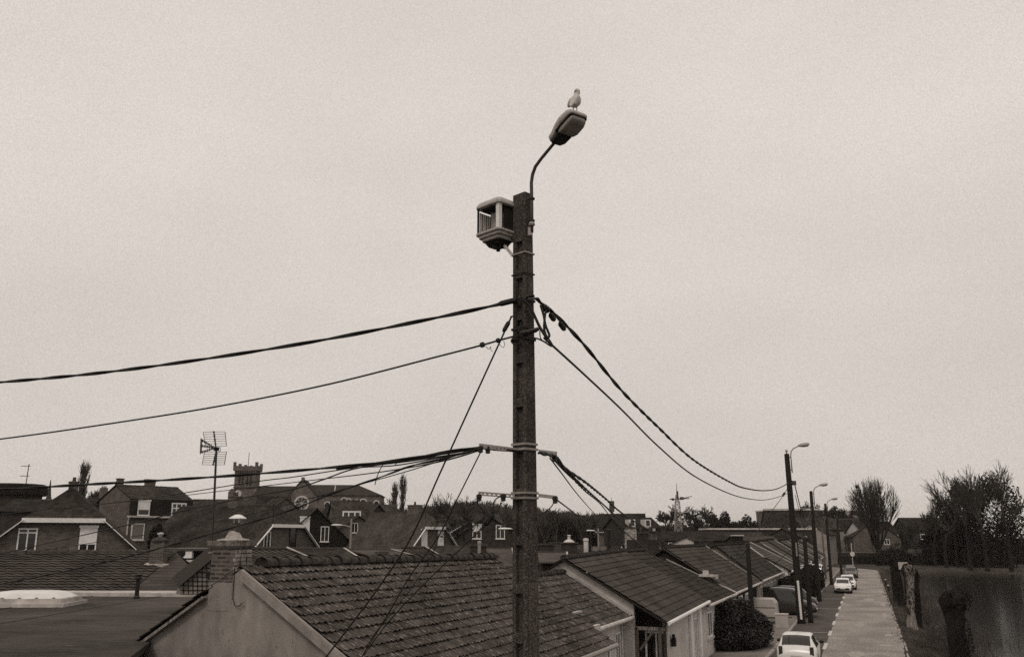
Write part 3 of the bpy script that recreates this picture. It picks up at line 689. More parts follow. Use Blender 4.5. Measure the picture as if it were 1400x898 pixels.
def rooflight():
    p = atZ(40, 826, 3.6); t = thing('roof_light', 'white domed acrylic roof light on the flat felt roof', 'skylight', (p.x, p.y, 3.58), .08)
    w_, d_ = 2.2, 1.35
    m = MB()
    for (a, z0, z1) in ((.22, 0, .1), (.1, .1, .22)): m.prism([(-w_/2-a, -d_/2-a, z0), (w_/2+a, -d_/2-a, z0), (w_/2+a, d_/2+a, z0), (-w_/2-a, d_/2+a, z0)], (0, 0, z1-z0))
    m.build('kerb', FLASH, t)
    v = []; f = []; n = 14; m2 = MB()
    for i in range(n+1):
        for j in range(n+1):
            a, b = i/n*2-1, j/n*2-1; m2.v.append((a*w_/2, b*d_/2, .225+.2*((1-a**4)*(1-b**4))**.5))
    for i in range(n):
        for j in range(n): q = i*(n+1)+j; m2.f.append((q, q+n+1, q+n+2, q+1))
    m2.build('dome', DOME, t, True)
    m = MB()
    for k in range(5):
        for sg in (-1, 1): m.box((-w_/2+.15+k*(w_-.3)/4, sg*(d_/2+.02), .24), (.07, .05, .04))
    m.build('fixing', STEEL, t)
rooflight()
p = atZ(186.5, 818, 3.58)
t = thing('vent_pipe', 'short dark vent pipe with a cap standing on the flat roof', 'vent pipe', p)
MB().lathe([(.1, -.02), (.1, .05), (.07, .1), (.065, .62), (.07, .62)], 12).build('pipe', BLACK, t)
MB().lathe([(.12, .6), (.12, .66), (.1, .7), (.12, .72), (.12, .76), (.05, .78)], 12).build('cap', BLACK, t)

def back_range():
    """low tiled range behind the flat roof, ridge running across the view"""
    a = atY(-60, 755, 36.2); b = atY(208, 754, 36.2); e0 = atY(-60, 809, 32); e1 = atY(292, 808, 32)
    t = thing('tiled_outbuilding', 'long low outbuilding with ribbed tile roof behind the flat roof', 'building', (0, 0, 0))
    r = MB(); a.z = b.z = 4.92; e0.z = e1.z = 3.62
    tile_grid(r, e0, (b.x+1.0, 32, 3.62), a, (b.x+1.0, 36.2, 4.92), .3, .32, 4, .035, .035, .006, 9)
    roof_poly(r, [(b.x+.95, 32, 3.60), e1, (b.x+1.0, 36.2, 4.90)], (1, 0, 0), (0, 1, .3), .3, .32, .03)
    roof_poly(r, [(a.x, 40.4, 3.62), (b.x+1, 40.4, 3.62), (b.x+1, 36.2, 4.92), (a.x, 36.2, 4.92)], (1, 0, 0), (0, -1, .3), .3, .32, .03)
    r.build('roof', RF_B, t)
    rr = MB(); ridge_row(rr, a+Vector((0, 0, .04)), (b.x+1.0, 36.2, 4.96), .12, .4, .01, 3); rr.build('ridge_tiles', RIDGE, t, True)
    MB().box(((a.x+b.x)/2, 36.2, 1.75), (b.x-a.x, 8, 3.5)).build('wall', BR_D, t)
    c = MB(); x = atY(216, 770, 35.0).x
    MB().box((x, 35.0, 4.6), (.52, .5, 1.5)).build('chimney', BR_M, t); co = CH[t.name][-1]
    MB().lathe([(.34, 5.35), (.3, 5.45), (.14, 5.52), (.1, 5.53)], 12, (x, 35, 0)).build('chimney_cap', CONC_D, co, True)
    MB().lathe([(.07, 5.5), (.07, 5.6), (.12, 5.63), (.12, 5.69), (.04, 5.71)], 12, (x, 35, 0)).build('chimney_pot', WHITE_D, co, True)
    MB().prism([(x-.45, 34.75, 4.45), (x+.35, 34.55, 4.40), (x+.5, 34.8, 4.46), (x-.3, 34.95, 4.54)], (0, 0, .07)).build('flashing', FLASH, t)
back_range()
def shed_wall():
    Y = 24; P = lambda x, y, d=0: atY(x, y, Y+d); t = thing('lean_to', 'lean-to with a square patterned panel wall just left of the stone chimney', 'shed', (0, 0, 0))
    m = MB(); pts = [P(240, 812), P(247, 790), P(288, 758), P(312, 742), P(312, 812)]
    m.prism(pts, (0, .3, 0)); m.build('panel_wall', RENDER_L if False else mat('pale_square_panel', .3, .9, .2, 5, 6, .2), t)
    g = MB()
    for k in range(9):
        x = 251+k*6.3; y0 = 790-(x-247)*.78; a, b = P(x, max(y0, 752)+1, -.02), P(x, 812, -.02); g.bar(a, b, .014, .02, (0, 1, 0))
    for k in range(9):
        y = 764+k*6.0; x0 = max(247, 247+(790-y)/.78); g.bar(P(x0, y, -.02), P(312, y, -.02), .02, .014, (0, 0, 1))
    g.build('panel_joints', WOOD_D, t)
    MB().bar(P(240, 796, -.1), P(300, 746, -.1), .3, .12, (0, 1, 0)).build('verge', RF_D if False else STEEL_D, t)
    c = P(287, 786, -.05); s_ = .13
    MB().prism([c+Vector((-s_, 0, 0)), c+Vector((0, 0, -s_)), c+Vector((s_, 0, 0)), c+Vector((0, 0, s_))], (0, .04, 0)).build('diamond_plate', BLACK, t)
shed_wall()
def garden_annex():
    Y = 50; t = thing('garden_annex', 'low annex with an air conditioning unit on its pale ledge', 'building', (0, 0, 0)); P = lambda x, y, d=0: atY(x, y, Y+d)
    a, b = P(222, 767), P(300, 767)
    MB().box(((a.x+b.x)/2, Y+2, 2.1), (b.x-a.x, 4, 4.2)).build('wall', BR_D, t)
    MB().box(((a.x+b.x)/2, Y-.1, a.z+.03), (b.x-a.x+.2, .35, .12)).build('ledge', WHITE_D, t)
    MB().box(((a.x+b.x)/2, Y+2, P(0, 751).z), (b.x-a.x+.5, 4.6, .12)).build('roof', RF_D if False else STEEL_D, t)
    MB().box(((a.x+b.x)/2, Y+2.2, 4.5), (b.x-a.x-.4, 3, .6)).build('upper_wall', BR_D, t)
    u = thing('air_conditioner', 'white air conditioning unit standing on the ledge of the low annex', 'air conditioner', P(253, 765, -.1)+Vector((0, 0, .08)))
    MB().box((0, 0, .27), (.8, .3, .5)).build('case', WHITE, u)
    MB().lathe([(.19, 0), (.19, .02), (.05, .03), (.02, .03)], 16, M=Matrix.Translation((-.14, -.15, .27)) @ Matrix.Rotation(math.pi/2, 4, 'X')).build('fan', BLACK, u)
garden_annex()

# ------------------------------------------------------------------ middle distance houses, left half
def cx(px, Y): return (px-700)/1233.6*Y
W1 = dict(bars=1, transom=.72)
def hz(py, Y): return zY(py, Y)
house('half_hipped_house', 'brick half hipped house at the left edge with a half lowered white roller shutter', (cx(86, 53), 53), R(112), 11, 8.3, 4.75, 8.4, RF_C, BR_M, hip0=6.55, fascia=WHITE, oh=.35,
      wins=(('g0', 1.85, 4.75, 1.0, 1.3, dict(bars=1, transom=.8)), ('g0', -1.35, 4.75, .95, 1.35, dict(bars=1, shutter=.72))), gutter=STEEL, group='half hipped brick houses', tiles=(.2, .2))
house('gabled_house', 'house with a black tarred gable left of the mansard house', (cx(97, 66), 66), R(121), 12, 8.2, 5.3, 8.7, RF_D, BR_K, chims=((2.5, .0, 8.2, 9.6, dict(w=1.2, d=.6, pots=3)),), group=None, oh=.25)
# mansard house
def mansard():
    t = house('mansard_house', 'brick house with slate hung upper storey and dormer windows left of the antenna', (cx(152, 84), 84), R(50), 6.1, 6.1, 9.0, 10.3, RF_C, BR_M, oh=.12, detail=0,
          wins=(('r', .9, 5.3, 1.25, 1.5, dict(pane=GLASS_R, bars=0)), ('r', 4.6, 5.1, 1.1, 2.0, dict(bars=1, transom=.7)), ('r', 1.0, 3.2, 1.1, 1.2, {})),
          chims=((3.6, .6, 9.9, 11.0, dict(w=.9, d=.5, pots=0)), (.3, .0, 10.2, 10.9, dict(w=.5, d=.5, pots=0))))
    MB().box((3.05, -3.1, 8.2), (6.2, .22, 1.55)).build('slate_hanging', RF_D, t)
    MB().box((3.05, -3.2, 7.4), (6.4, .5, .16)).build('cornice', WHITE_D, t)
    window(t, (1.2, -3.22, 7.5), (0, -1, 0), 1.15, 1.3, shutter=.6, bars=0); window(t, (4.7, -3.22, 7.5), (0, -1, 0), 1.5, 1.25, bars=2, transom=.6)
    MB().tube([(-.1, -3.25, 7.3), (-.1, -3.1, 7.0), (-.1, -3.1, 0)], .06, 6).build('downpipe', WHITE_D, t)
mansard()
house('half_hipped_house', 'half hipped house with broad dark roof and white boards behind the stone chimney', (cx(386, 74)+.2, 74), R(150), 12.5, 7.8, 4.55, 8.15, RF_C, BR_M, hip0=6.5, fascia=WHITE, oh=.35,
      wins=(('g0', 2.0, 4.6, .75, 1.4, {}), ('g0', -.9, 4.6, .8, 1.75, dict(frame=WOOD_D, bars=0))), group='half hipped brick houses', tiles=(.2, .2), chims=((6, 0, 7.9, 8.9, dict(w=1.0, d=.6, pots=2)),))
house('half_hipped_house', 'half hipped house left of the main pole with two pale shuttered windows', (cx(592, 90), 90), R(142), 8.6, 6.3, 4.75, 8.0, RF_M, BR_M, hip0=6.5, fascia=WHITE, oh=.35,
      wins=(('g0', 1.3, 4.7, .85, 1.55, dict(bars=0, shutter=.98)), ('g0', -1.1, 4.7, .85, 1.55, dict(bars=0, shutter=.98))), group='half hipped brick houses', tiles=(.2, .2), chims=((2.6, 0, 7.7, 8.7, dict(w=1.5, d=.6, pots=1)),), gutter=STEEL)
house('gabled_house', 'dark brick gabled house with a white shutter and one white window below the church', (cx(431, 96), 96), R(118), 11, 7.4, 5.2, 8.5, RF_C, BR_K, oh=.3,
      wins=(('g0', 1.2, 5.9, 1.05, 1.7, dict(shutter=.9, bars=0)), ('g0', -1.0, 5.1, .9, 1.6, dict(bars=1))))
G = 'houses below the church'
def quick(label, px, Y, ang, L, W, y_eave, y_ridge, rm, wm=BR_M, **k):
    return house(k.pop('name', 'house'), label, (cx(px, Y), Y), R(ang), L, W, hz(y_eave, Y), hz(y_ridge, Y), rm, wm, group=k.pop('group', G), tiles=(.3, .3), **k)
quick('house with a white trimmed dormer below the church nave', 452, 130, 20, 5.5, 8, 712, 686, RF_C, wins=(('r', 2.2, 7.9, 2.6, 1.3, dict(bars=2)),))
quick('narrow dark roofed house right of the rose window, under the nave', 487, 150, 150, 5, 8, 706, 684, RF_D)
quick('plain gabled house at the right foot of the church', 515, 140, 155, 5.5, 8, 712, 690, RF_C, BR_D)
quick('low hipped house behind the pale street lamp', 489, 112, 125, 8, 7, 728, 706, RF_C, BR_M, hip0=None, wins=(('g0', .5, 6.1, .9, 1.2, {}),))
quick('hipped house with pale ridge lines left of the rose window', 388, 150, 130, 5, 7, 702, 681, RF_C, BR_M)
quick('long slate roofed house in front of the church tower', 350, 165, 12, 5.5, 9, 700, 678, RF_D, BR_D, chims=((3, 0, 11, 13.2, {}),))
quick('house with a white eave band left of the church tower', 262, 160, 8, 6.5, 8, 698, 683, RF_C, BR_D, fascia=None, gutter=WHITE, wins=(('r', 2, 7.5, 1, 1.4, {}),))
quick('small house with a white gable end left of the antenna mast', 243, 130, 70, 8, 6, 705, 692, RF_C, RENDER_L)
quick('dark roofed house beside the mansard house', 246, 118, 15, 4.5, 7, 722, 694, RF_D, BR_D)
quick('low brick house behind the church tower foot', 305, 175, 5, 6, 8, 696, 684, RF_C)
quick('far house right of the poplar pair', 505, 180, 10, 5, 8, 702, 690, RF_C)
quick('squat house behind the mansard house chimney', 118, 150, 5, 9, 7, 690, 681, RF_D, BR_D, chims=((2, 0, 12, 13.6, dict(w=1.2, pots=3)),))
quick('grey house far left behind the tarred gable', 60, 170, 10, 8, 8, 695, 684, RF_C, BR_D)
quick('low roof at the left edge behind the half hipped house', 15, 95, 10, 8, 8, 700, 684, RF_D, BR_D)
t = thing('flat_block', 'dark flat topped building with rounded parapet at the left edge', 'building', (cx(14, 120), 120, 0))
MB().lathe([(3.2, 0), (3.2, 11.0)], 24).build('wall', BR_D, t); MB().lathe([(3.7, 11.0), (3.8, 11.3), (3.8, 12.3), (3.4, 12.5)], 24).build('parapet', BR_K, t)
t = thing('tv_antenna', 'small rake TV antenna above the flat topped building at the left edge', 'antenna', (cx(26, 118), 118, 11.9))
MB().tube([(0, 0, 0), (.1, 0, 3.2)], .06, 5).build('mast', STEEL_D, t)
for z in (1.6, 2.9): MB().tube([(-.9, 0, z), (.35, 0, z)], .04, 4).build('element', STEEL_D, t)
# far church spire
t = thing('far_spire', 'faint distant spire at the left edge of the skyline', 'church', (cx(60, 620), 620, 0))
MB().box((0, 0, 17), (7, 7, 29)).build('tower', CH_BR, t); MB().lathe([(3.6, 29), (1.6, 33), (1.2, 36), (.2, 45)], 8).build('spire', RF_D, t)
quick('wide low hall under the faint spire', 60, 420, 5, 26, 14, 698, 684, RF_CH, CH_BR)

# low roofs just beyond the near ridge
def lowroof(name, label, x0, x1, Y, y_top, y_low, rm, depth=4, cat='shed', wall=BR_D, lean=0, group='low outbuildings beyond the near ridge', detail=None, verge=None, tiles=(.3, .3)):
    a, b = atY(x0, y_top, Y+depth), atY(x1, y_top, Y+depth); c, d = atY(x0+lean, y_low, Y), atY(x1+lean, y_low, Y)
    t = thing(name, label, cat, (0, 0, 0), 0, group); r = MB(); a.z = b.z = (a.z+b.z)/2; c.z = d.z = (c.z+d.z)/2
    if detail: tile_grid(r, c, d, a, b, tiles[0], tiles[1], *detail, 3)
    else: roof_poly(r, [c, d, b, a], (1, 0, 0), (0, 1, .3), *tiles)
    bk = Vector((0, depth, 0))
    roof_poly(r, [c+bk*2, d+bk*2, b, a], (1, 0, 0), (0, -1, .3), *tiles)
    r.build('roof', rm, t)
    MB().box(((a.x+b.x)/2, Y+depth, (c.z-.1)/2), (max(.6, b.x-a.x-.3), 2*depth-.6, c.z-.1)).build('wall', wall, t)
    MB().prism([c+Vector((.1, .2, -.1)), c+bk*2+Vector((.1, -.2, -.1)), a+Vector((.1, 0, -.02))], (.1, 0, 0)).build('gable', wall, t)
    MB().prism([d+Vector((-.2, .2, -.1)), d+bk*2+Vector((-.2, -.2, -.1)), b+Vector((-.2, 0, -.02))], (.1, 0, 0)).build('gable', wall, t)
    rr = MB(); ridge_row(rr, a+Vector((0, 0, .08)), b+Vector((0, 0, .08)), .1, .4); rr.build('ridge_tiles', RIDGE2, t)
    if verge: MB().bar(d+Vector((0, 0, .12)), b+Vector((0, 0, .12)), .09, .03).build('verge_flashing', FLASH if verge else verge, t)
    return t
lowroof('outbuilding', 'outbuilding with a pale ribbed tile roof right of the stone chimney', 322, 392, 36, 751.5, 778, RF_L, 3, lean=60, verge=FLASH, detail=(3, .03, .03, .004), tiles=(.24, .3))
lowroof('outbuilding', 'outbuilding with a dark mottled roof in front of the white boarded house', 398, 470, 40, 752, 780, RF_C, 4, lean=45, verge=WHITE_D)
lowroof('outbuilding', 'long sheet roofed shed with pale strips behind the near ridge', 474, 535, 46, 753, 778, RF_L, 5, lean=90, verge=WHITE_D)
lowroof('outbuilding', 'brick fronted shed with dark plain roof below the half hipped house', 548, 582, 50, 749.5, 775, RF_B, 3, lean=42, verge=WHITE_D, detail=(3, .03, .03, .004))
lowroof('outbuilding', 'small tiled shed roof below the pale shuttered windows', 588, 650, 56, 748.5, 772, RF_C, 4, lean=8)
lowroof('outbuilding', 'shed roof beneath the bare tree left of the main pole', 655, 700, 60, 751, 775, RF_L, 4, lean=5, verge=FLASH)
lowroof('outbuilding', 'flat dark shed roof seen just right of the main pole', 735, 775, 45, 757, 770, RF_L, 4, lean=2, verge=WHITE_D)
lowroof('outbuilding', 'shed with a plain roof between two low chimneys right of the main pole', 745, 805, 62, 747, 772, RF_C, 4, verge=None)
lowroof('outbuilding', 'plain tiled roof below the far pale street lamp', 808, 850, 70, 749, 768, RF_C, 4, verge=WHITE_D)
lowroof('outbuilding', 'sloping roof below the two window house', 852, 900, 75, 744, 765, RF_L, 5, lean=14)
for (px, yt, yb, Y, w_, lab, pot) in ((523, 754, 772, 38, .42, 'square dark chimney pot standing behind the near ridge, left of the guy cable', 0), (654, 744, 772, 50, .8, 'broad brick chimney stack behind the near ridge beside the main pole', 0),
                                 (747, 743, 760, 60, .9, 'low chimney stack with a flat cap just right of the main pole', 0), (778, 741, 765, 58, .85, 'chimney stack with one pot on a domed cap right of the main pole', 1), (760, 741, 750, 95, 1.2, 'wide low chimney stack in front of the bare wood', 0),
                                 (1008, 731, 750, 85, .85, 'dark chimney stack with a white cap beyond the terrace roofs', 2), (961, 738, 748, 90, 1.5, 'dark block chimney behind the terrace ridge', 0)):
    t = thing('chimney_stack', lab, 'chimney', (cx(px, Y), Y, 0), R(12)); zt, zb = hz(yt, Y), 0
    MB().box((0, 0, (zt-.1)/2), (w_, w_*.8, zt-.1)).build('stack', BR_D if pot != 2 else BR_K, t)
    MB().box((0, 0, zt-.04), (w_+.14, w_*.8+.14, .1)).build('cap', WHITE_D if pot == 2 else CONC_D, t)
    if pot == 1: MB().lathe([(.4, zt), (.25, zt+.12), (.1, zt+.2), (.1, zt+.4), (.16, zt+.42), (.05, zt+.46)], 10).build('chimney_pot', WHITE_D, t)
for (px, yt, Y, r_, lab, m_) in ((655.5, 741, 48, .09, 'slim flue pipe beside the broad stack left of the main pole', STEEL), (801, 737, 62, .16, 'tall pale round flue pipe rising from the shed roofs', WHITE_D), (832.5, 724, 66, .14, 'thin black post in front of the two window house', BLACK)):
    t = thing('flue_pipe' if m_ != BLACK else 'post', lab, 'pipe' if m_ != BLACK else 'post', (cx(px, Y), Y, 0)); z = hz(yt, Y)
    MB().lathe([(r_, 0), (r_, z), (r_*.6, z+.02)], 10).build('shaft', m_, t); MB().lathe([(r_*1.25, z-.1), (r_*1.25, z+.03), (r_*.5, z+.08)], 10).build('cap', m_, t)
# slatted screen
t = thing('slatted_screen', 'pale vertical slatted screen among the roofs right of the main pole', 'fence', (0, 0, 0)); m = MB()
for k in range(11): a = atY(811+k*1.7, 747-(k % 3)*.3, 63); m.box((a.x, 63, a.z-1.2), (.07, .03, 2.4))
m.build('slats', WOODPALE, t); a, b = atY(810, 750, 63.05), atY(829, 750, 63.05); MB().bar(a, b, .04, .06).build('rail', WOODPALE, t)

# middle: big dark house with dormers, and the brick stack block
def twowin():
    Y = 140; t = house('house', 'large dark roofed house with two white windows right of the main pole', (cx(822, Y), Y), R(-12), 6.6, 9, hz(726, Y), hz(703, Y), RF_D, BR_M, tiles=(.3, .3), oh=.3,
        wins=(('r', 2.2, hz(741, Y), 1.5, 1.7, {}), ('r', 4.2, hz(741, Y), 1.2, 1.9, {})), gutter=WHITE_D)
    Mx = t
    tm = thing('radio_mast', 'thin radio mast rising behind the dark roofed house', 'mast', (cx(837.5, 150), 150, 0)); z0 = hz(705, 150)
    MB().tube([(0, 0, 0), (0, 0, z0+1)], .2, 6).build('pole', STEEL_D, tm); MB().tube([(0, 0, z0), (0, 0, hz(680, 150))], [.12, .03], 6).build('tip', STEEL_D, tm); MB().box((0, 0, hz(692, 150)), (.8, .5, 1.8)).build('aerial_panel', STEEL_D, tm)
    for x, z in ((861, 713), (869, 713)):
        pass
    d = thing('house', 'house with two pale dormers peeping over the brick stacks', 'house', (cx(838, 125), 125, 0), R(12), 'houses right of the main pole')
    MB().prism([(0, -4, 0), (0, -4, hz(722, 125)), (0, 0, hz(708, 125)), (0, 4, hz(722, 125)), (0, 4, 0)], (5.5, 0, 0)).build('wall', BR_D, d)
    r = MB()
    for sg in (-1, 1): roof_poly(r, [(-.2, sg*4.3, hz(723, 125)), (5.7, sg*4.3, hz(723, 125)), (5.7, 0, hz(708, 125)+.05), (-.2, 0, hz(708, 125)+.05)], (1, 0, 0), (0, -sg, .5), .3, .3)
    r.build('roof', RF_D, d)
    for x in (1.4, 3.6):
        MB().box((x, -3.4, hz(717, 125)), (.9, 1.6, 1.3)).build('dormer', WHITE_D, d); window(d, (x, -4.2, hz(720, 125)), (0, -1, 0), .7, .9, bars=0, sill=False)
twowin()
def stacks():
    Y = 72; t = thing('chimney_row', 'row of old brick chimney stacks with a pale flue pipe where the cables end', 'chimney', (cx(878, Y), Y, 0), R(10))
    z = hz(728, Y)
    for k, (x, w_, zt, m_) in enumerate(((-1.0, .8, hz(722, Y), STONE), (-.1, .9, hz(729, Y), BR_D), (.75, .7, hz(727, Y), BR_OLD))):
        MB().box((x, (k-1)*.15, zt/2), (w_, .6, zt)).build('stack', m_, t)
        MB().box((x, (k-1)*.15, zt+.04), (w_+.12, .72, .1)).build('cap', CONC_D, t)
        MB().lathe([(.1, zt+.05), (.13, zt+.3), (.1, zt+.42)], 9, (x, (k-1)*.15, 0)).build('chimney_pot', RIDGE, t)
    MB().box((-.1, -.45, hz(741, Y)-1), (2.6, .3, 2.4)).build('base', BR_D, t)
    MB().tube([(1.25, 0, 3), (1.0, 0, hz(722, Y))], .12, 8).build('flue_pipe', WHITE_D, t)
stacks()

# ------------------------------------------------------------------ church
def church():
    D = 240; K = D/1233.6; t = thing('church', 'brick church with a square battlemented tower, clock and rose window on the skyline', 'church', (cx(411, D), D, 0), R(4)); X = lambda px: (px-411)*K; Z = lambda py: hz(py, D)
    zr, ze = Z(661), Z(676)
    def nave(x0, x1, zr, ze, hw, y, hip):
        MB().box(((x0+x1)/2, y, ze/2), (x1-x0, 2*hw, ze)).build('nave_wall', CH_BR, t)
        r = MB(); hp = (zr-ze)*1.0 if hip else 0
        for sg in (-1, 1): roof_poly(r, [(x0-.3, y+sg*(hw+.4), ze-.2), (x1+.4, y+sg*(hw+.4), ze-.2), (x1+.4-(hw+.8 if hip else 0), y, zr), (x0-.3, y, zr)], (1, 0, 0), (0, -sg, .7), .4, .4)
        if hip: roof_poly(r, [(x1+.4, y-hw-.4, ze-.2), (x1+.4, y+hw+.4, ze-.2), (x1-hw-.4, y, zr)], (0, 1, 0), (-1, 0, .7), .4, .4)
        r.build('nave_roof', RF_CH, t)
    nave(X(344), X(410), Z(663), Z(677), 5.5, 6, False); nave(X(411), X(518), zr, ze, 6.5, 6, True)
    MB().box((X(455), -.9, Z(668)), (.25, .1, 3.2), rx=-.7).build('roof_seam', FLASH, t)
    # lower aisle
    MB().box(((X(430)+X(520))/2, 0, Z(689)/2), (X(520)-X(430), 9, Z(689))).build('aisle_wall', CH_BR, t)
    # transept gable facing the camera
    w0, w1, yb = X(392), X(431), -1.2
    g = MB(); g.prism([(w0, yb, 0), (w1, yb, 0), (w1, yb, Z(679)), (0, yb, Z(656.5)), (w0, yb, Z(679))], (0, 7, 0)); g.build('transept', CH_BR, t)
    r = MB()
    for x in (w0, w1): roof_poly(r, [(x*1.05, yb-.2, Z(680)), (x*1.05, 6, Z(680)), (0, 6, Z(656)), (0, yb-.2, Z(656))], (0, 1, 0), (-x, 0, 4), .4, .4, .3)
    r.build('transept_roof', RF_CH, t)
    MB().box((0, yb, Z(655)), (.8, .8, .9)).build('finial', CH_BR, t)
    def ring(r0, r1, c, y, n=24):
        m = MB()
        for k in range(n):
            a, b = 2*math.pi*k/n, 2*math.pi*(k+1)/n
            m.prism([(c[0]+r0*math.cos(a), y, c[1]+r0*math.sin(a)), (c[0]+r1*math.cos(a), y, c[1]+r1*math.sin(a)), (c[0]+r1*math.cos(b), y, c[1]+r1*math.sin(b)), (c[0]+r0*math.cos(b), y, c[1]+r0*math.sin(b))], (0, .3, 0))
        return m
    c = (X(411), Z(688)); ro = ring(1.55, 2.0, c, yb-.3).build('rose_window', STONE_CL, t)
    m = MB(); m.prism([(c[0]+1.55*math.cos(2*math.pi*k/20), yb-.06, c[1]+1.55*math.sin(2*math.pi*k/20)) for k in range(20)], (0, .1, 0)); m.build('pane', GLASS, ro)
    m = MB()
    for k in range(8): a = math.pi*k/4; m.bar((c[0], yb-.15, c[1]), (c[0]+1.5*math.cos(a), yb-.15, c[1]+1.5*math.sin(a)), .1, .14, (0, 1, 0))
    m.build('tracery', STONE_CL, ro)
    for k, (px, py, w_) in enumerate(((448, 690, 1.1), (468, 684, 1.2), (474, 685, 1.2), (485, 686, 1.0), (496, 687.5, 1.6), (514, 688, 1.0))):
        x, z = X(px), Z(py); y = -4.62 if py > 686 and px < 520 else -.6
        y = -4.55 if py >= 687 else -.55
        m = MB(); pts = [(x-w_/2, y, z-1.0), (x+w_/2, y, z-1.0)]+[(x+w_/2*math.cos(a), y, z+w_/2*math.sin(a)) for a in (0, .5, 1.05, 1.57, 2.09, 2.6, 3.14)]
        o = m.prism(pts, (0, .1, 0)).build('arched_window', BLACK, t)
        m = MB()
        for i in range(8): a, b = math.pi*i/8, math.pi*(i+1)/8; R1 = w_/2+.3; m.prism([(x+w_/2*math.cos(a), y-.1, z+w_/2*math.sin(a)), (x+R1*math.cos(a), y-.1, z+R1*math.sin(a)), (x+R1*math.cos(b), y-.1, z+R1*math.sin(b)), (x+w_/2*math.cos(b), y-.1, z+w_/2*math.sin(b))], (0, .2, 0))
        m.build('arch', STONE_CL, o)
    # tower
    tx = X(329.5); y = 4; wt = 5.6
    tw = MB().box((tx, y, Z(643)/2), (wt, wt, Z(643))).build('tower', CH_BR, t)
    cr = MB().box((tx, y, (Z(643)+Z(637))/2), (wt+.9, wt+.9, Z(637)-Z(643)))
    for k in range(5):
        for sx, sy in ((0, -1), (0, 1), (-1, 0), (1, 0)):
            d = (k-2)*(wt+.9-.7)/4; h_ = 1.1 if k in (0, 4) else (.35 if k == 2 else .15)
            cr.box((tx+(d if sx == 0 else sx*(wt/2+.25)), y+(d if sy == 0 else sy*(wt/2+.25)), Z(637)+h_/2-.01), (.75, .4, h_) if sx == 0 else (.4, .75, h_))
    cr.build('battlement', CH_BR, tw)
    for k in range(10): MB().box((tx+(k-4.5)*.6, y-wt/2-.33, Z(643)-.3), (.25, .3, .5)).build('corbel', CH_BR, tw)
    for a in (-1, 1):
        for b in (-1, 1):
            x = tx+a*1.05+b*.42; m = MB().box((x, y-wt/2-.02, Z(654)), (.5, .1, 3.4)); m.build('belfry_opening', BLACK, tw)
            for k in range(5): MB().box((x, y-wt/2-.1, Z(654)-1.2+k*.6), (.55, .12, .1)).build('louvre', STONE_CL if False else CH_BR, tw)
    MB().box((tx, y-wt/2-.1, Z(666)), (wt+.3, .3, .35)).build('string_course', STONE_CL if False else CONC_D, tw)
    ck = MB().lathe([(1.0, 0), (1.0, .12), (.9, .14), (.85, .12)], 22, M=Matrix.Translation((X(321), y-wt/2-.02, Z(675))) @ Matrix.Rotation(math.pi/2, 4, 'X')).build('clock_face', STONE_CL, tw)
    MB().bar((X(321), y-wt/2-.2, Z(675)), (X(321)+.1, y-wt/2-.2, Z(675)+.75), .05, .08, (0, 1, 0)).bar((X(321), y-wt/2-.2, Z(675)), (X(321)-.4, y-wt/2-.2, Z(675)+.25), .05, .1, (0, 1, 0)).build('clock_hand', BLACK, ck)
    MB().lathe([(.9, 0), (.9, Z(672)), (.2, Z(668))], 8, (X(312.5), y-wt/2, 0)).build('stair_turret', CH_BR, tw)
    MB().tube([(tx, y, Z(636)), (tx, y, Z(617))], .08, 4).build('flagpole', STEEL_D, tw)
    for sx in (-1, 1): MB().box((tx+sx*(wt/2+.1), y-wt/2, Z(668)/2), (.9, 1.2, Z(668))).build('buttress', CH_BR, tw)
    # lean-to between tower and nave
    r = MB(); roof_poly(r, [(X(337), -1, Z(684)), (X(376), -1, Z(684)), (X(376), 2, Z(672)), (X(352), 2, Z(664))], (1, 0, 0), (0, 1, 1), .4, .4); r.build('porch_roof', RF_CH, t)
church()
